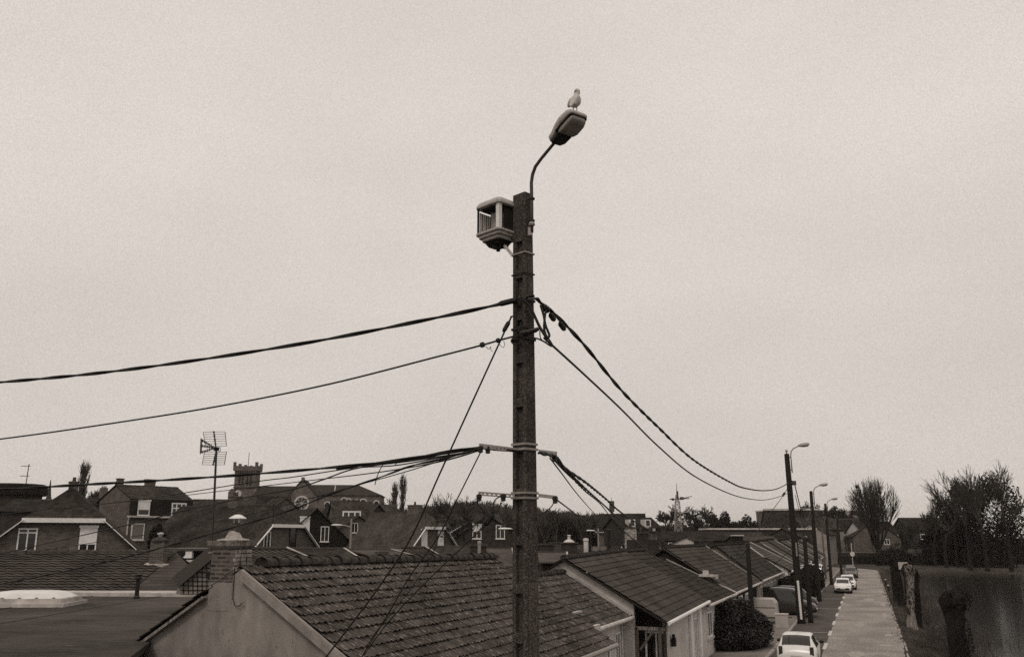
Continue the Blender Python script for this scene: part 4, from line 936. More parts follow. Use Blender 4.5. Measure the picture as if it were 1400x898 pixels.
#@@PART3
# ------------------------------------------------------------------ main concrete pole
PY = 12.0
def frame45(): return Vector((-.7071, .7071, 0)), Vector((.7071, .7071, 0))
def main_pole():
    cn = lambda z: Vector((.171+.0015*z, PY, z)); A1, A2 = frame45()
    bf = lambda z: .265-.0165*(z-4.1)
    zt = 10.42; a = .25
    t = thing('concrete_pole', 'tall speckled concrete pole carrying cables in the middle of the view', 'utility pole', (cn(0).x, PY, 0)); o = cn(0)
    L = lambda p: Vector(p)-o
    def seg(mb, z0, z1, f0, f1, g0, g1):     # block spanning f0..f1 of the left face (0 = near corner) and depth g0..g1 metres behind it, full b if g1 None
        P = []
        for z in (z0, z1):
            b = bf(z); e = b if g1 is None else g1
            for f, g in ((f0, g0), (f1, g0), (f1, e), (f0, e)): P.append(L(cn(z)+A1*(a*f)+A2*g))
        k = len(mb.v); mb.v += [tuple(p) for p in P]
        for q in ((0, 1, 2, 3), (7, 6, 5, 4), (0, 4, 5, 1), (1, 5, 6, 2), (2, 6, 7, 3), (3, 7, 4, 0)): mb.f.append(tuple(k+i for i in q))
    m = MB(); d = .06
    seg(m, 0, zt-.75, 0, 1, d, None); seg(m, zt-.75, zt, 0, 1, 0, None)
    seg(m, 0, zt-.75, 0, .22, 0, d); seg(m, 0, zt-.75, .74, 1, 0, d)
    z = zt-.75-.55
    while z > .2: seg(m, z, z+.13, .22, .74, .004, d); z -= .62
    shaft = m.build('shaft', CONC_D, t)
    bm = shaft.modifiers.new('bevel', 'BEVEL'); bm.width = .008; bm.segments = 1
    # steel bands
    def band(py, h=.03, mt=STEEL, g=.012):
        z = atY(716, py, PY).z; b = bf(z); c = cn(z); m = MB()
        p = [c-A1*g-A2*g, c+A1*(a+g)-A2*g, c+A1*(a+g)+A2*(b+g), c-A1*g+A2*(b+g)]
        for i in range(4): m.bar(L(p[i]), L(p[(i+1) % 4]), .008, h)
        return m.build('steel_band', mt, t)
    band(344, .022); band(606, .03); band(613, .03); band(673, .028); band(680, .028)
    for py in (372, 409, 447, 462): band(py, .03 if py > 400 else .015, BLACK)
    # brackets and hooks for the tensioned cables
    def br(p0, p1, r=.012, nm='cable_bracket'): return MB().tube([L(p) for p in (p0, p1)] if not isinstance(p0, list) else [L(p) for p in p0], r, 6).build(nm, STEEL_D, t)
    br(atY(722, 409, PY-.02), atY(735, 408, PY-.05), .018); br(atY(703, 431, PY+.05), atY(698, 434, PY), .012)
    br(atY(712, 455, PY-.06), atY(736, 449, PY-.05), .022)
    return t, cn, bf
main_pole()

def crossarm(label, px0, y0, px1, y1, Y0, Y1, holes, hgt, ends):
    a, b = atY(px0, y0, Y0), atY(px1, y1, Y1); t = thing('crossarm', label, 'crossarm', a, 0, 'crossarms strapped to the main pole'); v = b-a
    m = MB(); up = Vector((0, 0, 1)); r = v.normalized(); w = hgt*.36
    for s_ in (-1, 1): m.bar(up*s_*(hgt-w)/2, v+up*s_*(hgt-w)/2, .012, w)
    n = holes; L_ = v.length
    for k in range(n+1): m.bar(v*(k/n)-r*.014+r*(.02 if k == 0 else (-.008 if k == n else 0)), v*(k/n)+r*.014+r*(.02 if k == 0 else (-.008 if k == n else 0)), .01, hgt)
    m.build('perforated_bar', STEEL, t)
    m = MB(); m.bar(up*hgt*.5+Vector((0, .02, 0)), v+up*hgt*.5+Vector((0, .02, 0)), .05, .006); m.build('flange', STEEL_D, t)
    for e in ends:
        p = atY(*e)-a; MB().lathe([(.012, -.06), (.035, -.05), (.03, -.02), (.04, -.01), (.035, .03), (.012, .04)], 8, p).build('insulator', BLACK, t)
crossarm('upper crossarm left of the pole where the cable bundle arrives', 655, 609, 703, 615, PY-.05, PY+.05, 9, .055, ((657, 613, PY-.05), (667, 614, PY)))
crossarm('upper crossarm stub right of the pole with a row of round holes', 736, 617, 761, 620, PY+.1, PY+.05, 8, .05, ((758, 625, PY),))
crossarm('lower crossarm left of the pole, pale and level with the roofs behind', 654, 674.5, 703, 678, PY-.05, PY+.05, 8, .05, ((655, 679, PY-.05), (688, 679, PY)))
crossarm('lower crossarm stub right of the pole carrying one thin wire', 736, 677, 761, 680, PY+.1, PY+.05, 8, .045, ((759, 682, PY),))

# ------------------------------------------------------------------ street lamp on the main pole
def main_lamp():
    P = atY
    base = P(727, 318, PY-.02); t = thing('street_lamp', 'street lamp on a bent tube arm at the top of the main concrete pole', 'street lamp', base); l = lambda p: Vector(p)-base
    arm = [P(727, 318, PY-.03), P(727, 285, PY-.03), P(726.5, 250, PY-.04), P(728, 239, PY-.06), P(732, 228, PY-.12), P(740, 217, PY-.22), P(750, 205, PY-.34), P(765, 187, PY-.5)]
    pts = [l(p) for p in arm]; MB().tube(pts, [.026, .026, .026, .026, .025, .024, .024, .023], 10).build('arm', STEEL_D, t, True)
    for py in (272, 302):
        c = l(P(727, py, PY-.03)); MB().lathe([(.03, -.012), (.045, -.012), (.045, .012), (.03, .012)], 12, c).bar(c+Vector((-.07, .02, 0)), c+Vector((.03, 0, 0)), .02, .02).build('arm_clamp', BLACK, t)
    MB().lathe([(.04, -.02), (.05, 0), (.03, .05)], 10, l(P(727, 307, PY-.03))).box(l(P(724.5, 317, PY-.02)), (.06, .06, .12)).build('junction_box', STEEL, t)
    A = P(760, 194, PY-.44); B = P(792, 158, PY-.86)
    ax = (B-A).normalized(); Ln = (B-A).length; wv = Vector((.78, .62, 0)); wv = (wv-ax*wv.dot(ax)).normalized(); up = ax.cross(wv)*-1
    if up.z < 0: up = -up
    M = Matrix((ax, wv, up)).transposed().to_4x4(); M.translation = l(A)
    # housing: lofted shell
    def loft(secs, n=14, sq=3.2, half=None):
        m = MB()
        for (x, hw, z0, z1) in secs:
            for k in range(n):
                an = 2*math.pi*k/n; c, s = math.cos(an), math.sin(an); e = 2/sq
                yy = hw*math.copysign(abs(c)**e, c); zz = (z0+z1)/2+(z1-z0)/2*math.copysign(abs(s)**e, s); m.v.append(tuple(M @ Vector((x, yy, zz))))
        K = len(secs)
        for i in range(K-1):
            for k in range(n): k2 = (k+1) % n; m.f.append((i*n+k, i*n+k2, (i+1)*n+k2, (i+1)*n+k))
        m.f.append(tuple(range(n))); m.f.append(tuple((K-1)*n+k for k in range(n)))
        return m
    hw = .18
    loft([(-.03, .08, .0, .05), (0, .12, -.02, .075), (.08, .125, -.02, .095), (.2, .155, -.01, .115), (Ln*.6, hw, -.005, .12), (Ln*.9, hw*.97, -.005, .105), (Ln*1.0, hw*.85, 0, .08), (Ln*1.03, hw*.7, .01, .055)], 18, 5).build('housing', LAMP_SH, t, True)
    loft([(-.01, .085, -.05, .0), (.06, .11, -.075, 0), (.2, .12, -.075, 0), (.23, .11, -.05, 0)], 14, 4).build('gear_box', BLACK, t, True)
    loft([(.19, .1, -.03, .0), (.22, .135, -.075, .0), (.3, .145, -.105, .0), (Ln*.8, .145, -.10, .0), (Ln*.93, .135, -.065, .0), (Ln*.97, .10, -.02, .0)], 18, 5).build('lamp_cover', LAMP_LENS, t, True)
    loft([(.17, .13, -.012, .002), (.19, .158, -.014, .004), (Ln*.95, .16, -.014, .004), (Ln*1.0, .13, -.01, .004)], 16, 6).build('gasket', BLACK, t, True)
    return M.copy(), base, Ln
LM, LB, LL = main_lamp()

def gull():
    pass
    top = LB+(LM @ Vector((LL*.90, .0, .10)))
    t = thing('gull', 'white gull with a dark head perched on top of the street lamp', 'bird', top); t.scale = (1.38, 1.38, 1.38)
    # body: lofted along an upright curved spine, facing right and a little away
    f = Vector((.5, .72, 0)).normalized(); s_ = Vector((-f.y, f.x, 0)); up = Vector((0, 0, 1))
    spine = [(-.085, .035, .006, .010), (-.070, .055, .02, .018), (-.045, .075, .034, .034), (-.015, .10, .046, .052), (.01, .13, .051, .058), (.028, .165, .045, .05), (.036, .195, .033, .036), (.038, .215, .024, .026),
             (.040, .232, .024, .026), (.046, .25, .028, .029), (.05, .268, .026, .027), (.05, .282, .017, .018), (.05, .288, .004, .004)]
    m = MB(); n = 14
    for i, (x, z, rw, rd) in enumerate(spine):
        a = spine[max(i-1, 0)]; b = spine[min(i+1, len(spine)-1)]; tg = Vector((b[0]-a[0], 0, b[1]-a[1])).normalized(); nn = Vector((tg.z, 0, -tg.x))
        for k in range(n):
            q = 2*math.pi*k/n; p = Vector((x, 0, z))+Vector((0, 1, 0))*math.cos(q)*rw+nn*math.sin(q)*rd
            m.v.append(tuple(f*p.x+s_*p.y*1.15+up*p.z))
    K = len(spine)
    for i in range(K-1):
        for k in range(n): m.f.append((i*n+k, i*n+(k+1) % n, (i+1)*n+(k+1) % n, (i+1)*n+k))
    m.f.append(tuple(range(n))); m.f.append(tuple((K-1)*n+k for k in range(n)))
    W = lambda x, y, z: f*x+s_*y+up*z
    m.tube([W(0, -.02, .07), W(0.005, -.02, .0)], .006, 6).tube([W(0, .02, .07), W(.005, .02, .0)], .006, 6)
    for y in (-.02, .02):
        for d in (-.6, 0, .6): m.tube([W(.005, y, .004), W(.04, y+d*.03, .003)], .004, 4)
    body = m.build('body', FEATHER_W, t, True)
    h = MB()
    for i, (x, z, r) in enumerate(((.04, .238, .0255), (.046, .252, .0305), (.051, .268, .0285), (.05, .281, .02), (.05, .289, .006))):
        for k in range(12): q = 2*math.pi*k/12; h.v.append(tuple(W(x+math.sin(q)*r, math.cos(q)*r, z)))
    for i in range(4):
        for k in range(12): h.f.append((i*12+k, i*12+(k+1) % 12, (i+1)*12+(k+1) % 12, (i+1)*12+k))
    h.build('head_feathers', FEATHER_G, t, True)
    MB().tube([W(.07, 0, .262), W(.092, 0, .258), (W(.104, 0, .25))], [.009, .006, .002], 6).build('beak', BEAK, t)
    for sg in (-1, 1):
        wg = MB(); wg.lathe([(.002, -.075), (.02, -.06), (.034, -.02), (.036, .02), (.025, .055), (.006, .07)], 10, M=Matrix.Translation(W(-.02, sg*.044, .115)) @ f.to_track_quat('X', 'Z').to_matrix().to_4x4() @ Matrix.Rotation(.62, 4, 'Y') @ Matrix.Diagonal((.9, .33, 1.15, 1)))
        wg.build('wing', mat('pale_grey_wing', .42, .9, .1, 20, 3, 0), t, True)
gull()

# ------------------------------------------------------------------ box with posts left of the pole
def lantern_box():
    A1, A2 = frame45(); nc = atY(682, 310, PY-.02); w_, d_ = .46, .42; o = nc+A1*w_/2+A2*d_/2
    t = thing('lantern_box', 'open sided box with pale roof and stepped tray base near the top of the pole', 'lantern', o, 0)
    t.rotation_euler = (0, 0, R(45)); hx, hy = d_/2, w_/2     # local x = A2 direction, local y = A1
    H = .385; ch = .042
    def octo(a, b, c, z): return [(-a+c, -b, z), (a-c, -b, z), (a, -b+c, z), (a, b-c, z), (a-c, b, z), (-a+c, b, z), (-a, b-c, z), (-a, -b+c, z)]
    def slab(levels, nm, m_):
        m = MB()
        for (a, b, c, z) in levels: m.v += octo(a, b, c, z)
        k = len(levels)
        for i in range(k-1):
            for j in range(8): m.f.append((i*8+j, i*8+(j+1) % 8, (i+1)*8+(j+1) % 8, (i+1)*8+j))
        m.f.append(tuple(range(8))); m.f.append(tuple((k-1)*8+j for j in range(8)))
        return m.build(nm, m_, t)
    slab([(hx-.01, hy-.01, ch*.8, H-.004), (hx+.03, hy+.03, ch, H), (hx+.03, hy+.03, ch, H+.03), (hx-.0, hy-.0, ch, H+.085), (hx-.14, hy-.14, .03, H+.12)], 'roof', LAMP_SH)
    slab([(hx-.04, hy-.04, ch*.8, H-.03), (hx-.03, hy-.03, ch*.8, H-.0045)], 'ceiling', BLACK)
    for k, (e, z) in enumerate(((.03, 0), (0, -.045), (-.035, -.09))):
        slab([(hx+e-.015, hy+e-.015, ch, z-.042), (hx+e, hy+e, ch, z-.03), (hx+e, hy+e, ch, z-.004), (hx+e-.012, hy+e-.012, ch, z)], 'tray', LAMP_SH)
    slab([(hx-.10, hy-.10, ch, -.20), (hx-.06, hy-.06, ch, -.134)], 'underside', BLACK)
    MB().lathe([(.05, -.235), (.06, -.2), (.06, -.19)], 12, (-.05, 0, 0)).lathe([(.03, -.23), (.03, -.19)], 10, (.08, .08, 0)).box((.06, -.08, -.21), (.1, .05, .04)).build('gland', BLACK, t)
    MB().box((-hx+.035, -hy+.035, H/2), (.062, .062, H)).build('corner_post', WHITE, t)
    for x, y, m_ in ((-hx+.01, hy-.01, BLACK), (hx-.03, -hy+.03, BLACK), (hx-.03, hy-.03, STEEL_D)): MB().box((x, y, H/2), (.022 if m_ == BLACK else .05,)*2+(H,)).build('corner_post', m_, t)
    for k in range(9): MB().box((-hx+.045+k*.04, hy-.02, H/2-.02), (.028, .012, H-.06)).build('fin', STEEL if k % 2 else WHITE_D, t)
    # vertical fins and drums inside
    for k in range(7): MB().box((hx-.03, -hy+.10+k*.045, H/2-.02), (.012, .03, H-.06)).build('fin', WHITE_D if k % 2 else STEEL, t)
    MB().lathe([(.1, .01), (.1, H-.06)], 18, (.04, .06, 0)).build('drum', STEEL, t)
    MB().box((.03, -hy+.02, H/2-.02), (d_-.18, .02, H-.04)).build('side_panel', WOOD_D, t)
    MB().box((hx-.012, hy-.09, H/2), (.01, .1, H-.03)).build('end_panel', WHITE_D, t)
    b0 = atY(690, 336, PY+.2)-o; b1 = atY(701, 350, PY+.1)-o; Rm = Matrix.Rotation(R(-45), 3, 'Z')
    MB().bar(Rm @ b0, Rm @ b1, .035, .035).build('support_bracket', WHITE_D, t)
    MB().bar(Rm @ (atY(690, 325, PY+.3)-o), Rm @ (atY(706, 325, PY+.15)-o), .05, .05).build('mounting_arm', STEEL_D, t)
lantern_box()

# ------------------------------------------------------------------ cables
def smooth(P, n=6):
    out = []
    for i in range(len(P)-1):
        p0 = P[max(i-1, 0)]; p1 = P[i]; p2 = P[i+1]; p3 = P[min(i+2, len(P)-1)]
        for k in range(n):
            f = k/n; out.append(.5*((2*p1)+(p2-p0)*f+(2*p0-5*p1+4*p2-p3)*f*f+(3*p1-p0-3*p2+p3)*f**3))
    out.append(P[-1]); return out
def resample(P, step):
    out = [P[0]]; acc = 0
    for a, b in zip(P, P[1:]):
        L = (b-a).length; d = step-acc
        while d < L: out.append(a.lerp(b, d/L)); d += step
        acc = (acc+L) % step if L else acc
    out.append(P[-1]); return out
CG = 'cables strung from the main pole'
def cable(label, pts, r, twist=0, m=RUBBER, clamps=(), grp=CG, r1=None):
    P = smooth(pts, 8); t = thing('cable', label, 'cable', P[0], 0, grp); o = P[0]
    if twist:
        Q = resample(P, twist/10)
        for s_ in (0, math.pi):
            pp = []
            for i, p in enumerate(Q):
                tg = (Q[min(i+1, len(Q)-1)]-Q[max(i-1, 0)]).normalized(); a = tg.cross(Vector((0, 0, 1))).normalized(); b = tg.cross(a); q = 2*math.pi*i/10+s_+.9*math.sin(i*.13)
                pp.append(p+(a*math.cos(q)+b*math.sin(q))*r*.5-o)
            MB().tube(pp, r*.66, 5).build('strand', m, t, True)
    else:
        rr = [r+(r1-r)*i/(len(P)-1) for i in range(len(P))] if r1 else r
        MB().tube([p-o for p in P], rr, 6).build('sheath', m, t, True)
    for c in clamps:
        c0, c1, cr = c; MB().tube([c0-o, c0.lerp(c1, .2)-o, c0.lerp(c1, .8)-o, c1-o], [cr*.5, cr, cr, cr*.5], 7).build('clamp', BLACK, t)
    return t
def PYs(pts, Y0, Y1):
    n = len(pts); x0, x1 = pts[0][0], pts[-1][0]
    return [atY(x, y, Y0+(Y1-Y0)*(x-x0)/(x1-x0)) for x, y in pts]
p0 = PY-.02
cable('topmost thick twisted black cable leaving the pole to the left', PYs([(730, 404), (718, 407.5), (702, 411), (680, 416.5), (600, 433.5), (450, 463), (300, 487.5), (150, 508), (16, 521), (-120, 531), (-260, 538)], p0, 17), .029, 1.9,
      clamps=((atY(706, 410, p0), atY(680, 416.5, p0+.1), .042),))
cable('thinner cable on the left with two dark clamps near the pole', PYs([(737, 450), (718, 455.5), (700, 460.5), (681, 465.5), (660, 471.5), (600, 487), (450, 525), (300, 555), (150, 579), (16, 598), (-120, 614), (-260, 627)], p0, 17), .014,
      clamps=((atY(737, 450, p0), atY(712, 457.5, p0), .036), (atY(684, 464.5, p0), atY(678, 466.5, p0), .035), (atY(663, 470.5, p0), atY(656, 472.5, p0), .04)))
cable('heavy cable bundle arriving at the left crossarm from the far left', PYs([(706, 616), (680, 614), (656, 611.5), (620, 616), (580, 623), (520, 632), (400, 643.5), (250, 654.5), (100, 663), (16, 668), (-140, 675)], p0, 16), .022, 1.7)
cable('second strand of the left bundle wrapped close under the heavy one', PYs([(700, 617), (660, 613), (610, 620), (560, 629), (520, 633.5), (460, 641)], p0, 13.5), .012, 1.4)
cable('thin wire fanning from the crossarm to the tarred gable', PYs([(656, 614), (600, 625.5), (540, 636), (480, 640), (400, 652), (340, 659.5), (180, 684), (16, 701), (-60, 708)], p0, 26), .011)
cable('thin wire running under the church roof line towards the mansard house', PYs([(656, 615), (600, 631), (520, 645), (420, 657), (340, 666.5), (200, 683), (160, 686)], p0, 40), .014)
cable('thin wire crossing the church transept on a steep slant', PYs([(640, 618), (560, 630), (487, 640), (440, 656), (400, 668.5), (345, 678), (250, 698), (180, 716), (16, 753), (-40, 764)], p0, 24), .012)
cable('dark cable crossing low over the half hipped houses towards the bottom left', PYs([(652, 614), (600, 628), (562, 636.5), (520, 652), (450, 676), (400, 696), (340, 714.5), (200, 754), (100, 778), (16, 795), (-60, 808)], p0, 20), .015, 1.6)
cable('very thin wire below the others in front of the near tiled range', PYs([(640, 617), (560, 643), (470, 668), (345, 702), (250, 722), (150, 738), (60, 752), (16, 760)], p0, 24), .008)
cable('short loose wire end hanging from the bundle against the sky', [atY(526, 631, 12.9), atY(521, 639, 12.9), atY(516, 650, 12.9), atY(512.5, 662.5, 12.9)], .007)
cable('short loose wire end beside the bundle, nearer the crossarm', [atY(549, 628, 12.8), atY(545, 631, 12.8), atY(538, 637, 12.8)], .005)
cable('stay cable with a long dark clamp slanting down in front of the near roof', PYs([(699.5, 432), (696, 440), (684, 466), (640, 562), (600, 650), (560, 738), (510, 813), (460, 879), (440, 905)], p0, 14.2), .0125, .0,
      clamps=((atY(696.5, 439, p0), atY(688, 454, p0), .032),))
cable('service wire from the upper crossarm slanting down to the near roof', PYs([(660, 612), (655, 622), (625, 682), (598, 735), (560, 788), (530, 840), (505, 880), (495, 897)], p0, 14.5), .0095)
cable('service wire from the hanging clamp beside the lower crossarm to the near roof', PYs([(675, 702), (664, 717), (640, 740), (600, 778), (560, 818), (530, 851), (508, 880), (498, 895)], p0, 14.4), .0085,
      clamps=((atY(674, 702, p0), atY(662, 718, p0), .045),))
cable('faint wire beside the service wire over the near roof', PYs([(600, 733), (588, 765), (565, 800), (540, 832), (515, 862), (500, 884)], 13, 14.5), .006)
cable('looping lead from the left end of the lower crossarm to the hanging clamp', [atY(655, 680, p0), atY(653, 688, p0), atY(659, 696, p0), atY(664, 703, p0), atY(672, 701, p0)], .009)
cable('curved lead rising from the hanging clamp to the crossarm', [atY(674, 703, p0), atY(674, 690, p0), atY(678, 682, p0), atY(686, 677.5, p0)], .009)
# right side spans to the second pole
a0 = Vector((atY(738, 412, PY).x, PY, 0)); P2 = ST(-4.44, 63.7); b0 = Vector((P2.x-.15, P2.y, 0))
pl = lambda L_: [on_plane(x, y, a0, b0) for x, y in L_]
cable('thick twisted cable swooping right from the pole top to the second pole', pl([(734, 408), (741, 416), (760, 431), (800, 473), (850, 534), (900, 584), (950, 630), (1000, 660), (1020, 667.5), (1045, 670.5), (1065, 667), (1083, 657)]), .03, 1.5,
      clamps=((atY(742, 418, PY+.1), atY(750, 426, PY+.2), .05), (on_plane(752, 429, a0, b0), on_plane(758, 438, a0, b0), .042), (on_plane(765, 441, a0, b0), on_plane(772, 451, a0, b0), .042)))
cable('thinner cable below the twisted one, sagging to the second pole', pl([(744, 462), (755, 472), (800, 513), (850, 560), (900, 610), (950, 651), (1000, 675.5), (1030, 682.5), (1050, 682.5), (1070, 677), (1084, 670)]), .018, clamps=())
for k, (lab, pts, r) in enumerate((
    ('long black loop hanging from the thick right cable beside the pole', [(739, 417), (743, 430), (746, 445), (751, 458), (748, 461), (744, 450), (745, 432), (747, 424)], .019),
    ('black jumper crossing from the pole band down to the loop', [(716, 411), (724, 418), (730, 430), (738, 447), (747, 461), (750, 461)], .022),
    ('thin jumper loop below the right clamp', [(738, 452), (739, 462), (745, 468), (749, 463), (746, 458)], .009),
    ('wide flat loop of cable low on the right of the pole', [(700, 466), (712, 463), (730, 462), (742, 466), (753, 473), (755, 471), (750, 463)], .012),
    ('loop of cable wound round the left side of the pole', [(716, 459), (704, 461), (699, 466), (704, 471), (712, 469), (716, 464)], .012),
    ('fine pale tie wire curling across the pole face', [(726, 435), (722, 445), (712, 455), (706, 459)], .004),
    ('curl of thin wire hanging under the two clamps', [(664, 473), (668, 477), (671, 474), (671, 478), (674, 481)], .0045),
    ('second curl of thin wire under the clamps, nearer the pole', [(683, 471), (688, 475), (690, 470), (688, 466)], .004),
    ('slack lead curving from the right crossarm stub back to the pole', [(759, 683), (754, 692), (746, 699), (737, 704)], .008))):
    cable(lab, [atY(x, y, PY-.06-.02*(k % 3)) for x, y in pts], r)
# lower bundle going right to the brick stacks and the roofs
a1 = Vector((atY(758, 622, PY).x, PY, 0)); b1 = Vector((atY(893, 726, 72).x, 72, 0)); q = lambda L_, e=None: [on_plane(x, y, a1, e or b1) for x, y in L_]
cable('thick cable from the right crossarm stub to the brick chimney stacks', q([(738, 619), (752, 622), (762, 626), (772, 640), (800, 659), (826, 680), (850, 701), (875, 717), (893, 727)]), .026, 1.6)
e2 = Vector((atY(868, 733, 72).x, 72, 0)); e3 = Vector((atY(850, 715, 60).x, 60, 0)); e4 = Vector((atY(833, 728, 66).x, 66, 0))
cable('second cable of the right bundle ending at the stack row', q([(758, 624), (780, 648), (806, 673), (830, 694), (850, 712), (869, 727)], e2), .022, 1.7)
cable('third cable of the right bundle falling to the dormer house', q([(757, 625), (776, 646), (800, 671), (822, 690), (838, 712), (848, 724)], e3), .018, 1.5)
cable('thin wire of the right bundle falling most steeply', q([(752, 626), (768, 647), (790, 676), (812, 701), (832, 722)], e4), .011)
cable('thin slack wire between the bundles above the bare wood', q([(755, 626), (778, 650), (800, 668), (830, 695), (850, 718)], e2), .011)
e5 = ST(RS+1, 40); cable('wire from the lower right crossarm stub down to the porch bungalow roof', [atY(760, 682, PY), atY(785, 701, 16), atY(815, 725, 24), atY(850, 758, 34)], .011)
cable('wire continuing low across the terrace roofs', q([(848, 722), (870, 740), (910, 772), (945, 792)], ST(RS+3, 55)), .012)
cable('slack dark cable drooping over the terrace roofs to the short near post', [on_plane(x, y, Vector((atY(893, 727, 72).x, 72, 0)), ST(-5.67, 47.5)) for x, y in ((893, 728), (910, 742), (940, 757), (970, 764), (1000, 765), (1015, 758), (1023, 744))], .022)

# ------------------------------------------------------------------ poles along the road
def wood_pole(label, s, t_, top_px, top_py, r0, r1, lampdir=True, name='utility_pole', cat='utility pole', g='utility poles with lamps along the road', m=WOOD_D, base=None, scale=1):
    b = ST(s, t_) if base is None else base; zt = atY(top_px, top_py, b.y).z
    t = thing(name, label, cat, b, 0, g)
    MB().lathe([(r0, -.1), (r0, .3), ((r0+r1)/2, zt/2), (r1, zt-.05), (r1*.8, zt)], 12).build('shaft', m, t, True)
    if lampdir:
        f = Vector((V2.x, V2.y, 0)); a = Vector((r1+.1, 0, 0)); k = scale
        MB().tube([a*1+Vector((0, 0, zt-1.3)), a+Vector((0, 0, zt-.1)), a+f*.05+Vector((0, 0, zt+.15)), a+f*.2+Vector((0, 0, zt+.33)), a+f*.62+Vector((0, 0, zt+.52))], .04, 7).build('lamp_arm', STEEL, t, True)
        h = a+f*.56+Vector((0, 0, zt+.52)); Mx = Matrix.Translation(h) @ Matrix.Rotation(-AZ, 4, 'Z') @ Matrix.Rotation(-.12, 4, 'Y')
        MB().lathe([(.03, -.05), (.09, 0), (.16, .2), (.17, .45), (.12, .62), (.02, .68)], 12, M=Mx @ Matrix.Rotation(math.pi/2, 4, 'Y') @ Matrix.Diagonal((.85, 1, 1.1, 1))).build('lamp_head', LAMP_SH, t, True)
        MB().lathe([(.03, .2), (.13, .28), (.13, .6), (.03, .68)], 12, M=Mx @ Matrix.Translation((0, 0, -.05)) @ Matrix.Rotation(math.pi/2, 4, 'Y') @ Matrix.Diagonal((.85, 1, 1.0, 1))).build('lamp_cover', LAMP_LENS, t, True)
        for z in (zt-.25, zt-1.1): MB().box((r1*.6, 0, z), (r1*1.6, .1, .05)).build('arm_clamp', STEEL_D, t)
        MB().box((r1+.15, -.05, zt-2.0), (.25, .12, .3)).build('junction_box', STEEL_D, t)
    return t, zt
p2, z2 = wood_pole('tall dark pole with a street lamp, largest of the poles along the road', -4.44, 63.7, 1074.5, 620, .26, .17, scale=.62); p2.rotation_euler = (0, -.016, 0)
MB().lathe([(.05, 0), (.05, .12), (.11, .16), (.09, .22), (.02, .3)], 8, (0, 0, z2)).build('cap', STEEL, p2)
MB().tube([(-.08, -.3, .3), (-.1, -.3, 2.75)], .075, 8).build('white_conduit', WHITE, p2)
MB().tube([(.0, -.28, 4.3), (0, -.3, 5.2)], .05, 6).build('cable_guard', STEEL, p2)
p3, z3 = wood_pole('second lamp pole along the road, behind the tallest one', -4.35, 86.2, 1120.5, 671, .22, .14, scale=.72)
p4, z4 = wood_pole('third lamp pole along the road beside the parked cars', -4.35, 117, 1147, 688, .2, .13, scale=.8)
p5, z5 = wood_pole('lampless wooden pole farther along the road than the lamp poles', -4.0, 150, 1160, 700, .2, .13, False)
wood_pole('short wooden pole standing close to the tallest lamp pole', -3.9, 64.5, 1094.5, 737, .17, .13, False, g=None)
wood_pole('lone wooden post in front of the hedge and terrace, nearest on the right', -5.67, 47.5, 1022.5, 742, .14, .11, False, name='post', cat='post', g=None, m=WOOD_D)
wood_pole('thin distant pole left of the big bare tree', -5.5, 130, 1174, 722, .12, .1, False, g=None, name='post', cat='post', m=WOOD_M)
cable('slack cable from the tallest lamp pole to the second lamp pole', [P2+Vector((.2, 0, z2-2.0)), (P2+ST(-4.35, 86.2))/2+Vector((0, 0, (z2+z3)/2-3.6)), ST(-4.35, 86.2, z3-1.5)], .035, 1.2, grp='cables between the road poles')
cable('thin slack cable under the first one between the lamp poles', [P2+Vector((.2, 0, z2-2.8)), (P2+ST(-4.35, 86.2))/2+Vector((0, 0, (z2+z3)/2-4.3)), ST(-4.35, 86.2, z3-2.0)], .02, grp='cables between the road poles')
cable('slack cable from the second lamp pole to the third', [ST(-4.35, 86.2, z3-1.6), ST(-4.3, 101, (z3+z4)/2-2.9), ST(-4.35, 117, z4-1.5)], .035, grp='cables between the road poles')
cable('slack cable from the third lamp pole to the lampless pole', [ST(-4.35, 117, z4-1.6), ST(-4.2, 133, (z4+z5)/2-2.6), ST(-4.0, 150, z5-.6)], .035, grp='cables between the road poles')
cable('service wire with a small clamp leaving the tallest lamp pole down to the left', [atY(1080, 662, 61), atY(1066, 684, 60), atY(1049, 706, 58), atY(1030, 735, 55)], .02, clamps=((atY(1073, 673, 60.6), atY(1070, 678, 60.4), .08),), grp='cables between the road poles')
cable('low wire from the short wooden pole to the terrace roof', [atY(1094, 742, 60.8), atY(1075, 757, 62), atY(1058, 772, 64)], .02, grp='cables between the road poles')
cable('wire from the lone post slanting down to the terrace eaves', [atY(1023, 746, 46.3), atY(1010, 762, 44), atY(985, 787, 42)], .015, grp='cables between the road poles')

def cobra(label, pole_px, pole_top, head_px, head_py, Y, foot=None):
    x = cx(pole_px, Y); t = thing('street_lamp', label, 'street lamp', (x, Y, 0), 0, 'pale street lamps among the houses'); zt = hz(pole_top, Y); o = Vector((x, Y, 0))
    MB().tube([(0, 0, 0), (0, 0, zt)], [.13, .09], 8).build('pole', STEEL, t)
    h = atY(head_px, head_py, Y)-o; L_ = abs(h.x); z1 = atY(pole_px, pole_top+12 if pole_top < 712 else head_py+3, Y).z; s_ = 1 if h.x > 0 else -1
    MB().tube([(0, 0, z1), (s_*L_*.25, 0, z1+.15), (s_*L_*.6, 0, h.z-.02), (h.x*.85, 0, h.z)], .05, 6).build('arm', STEEL, t)
    MB().lathe([(.02, -.6), (.14, -.45), (.2, -.05), (.19, .3), (.06, .5)], 10, M=Matrix.Translation(h) @ Matrix.Rotation(math.pi/2, 4, 'Y') @ Matrix.Diagonal((.45, 1, s_*1.0, 1))).build('lamp_head', WHITE, t, True)
cobra('pale street lamp beside the tarred gable below the church', 479.5, 709, 460, 717.5, 84)
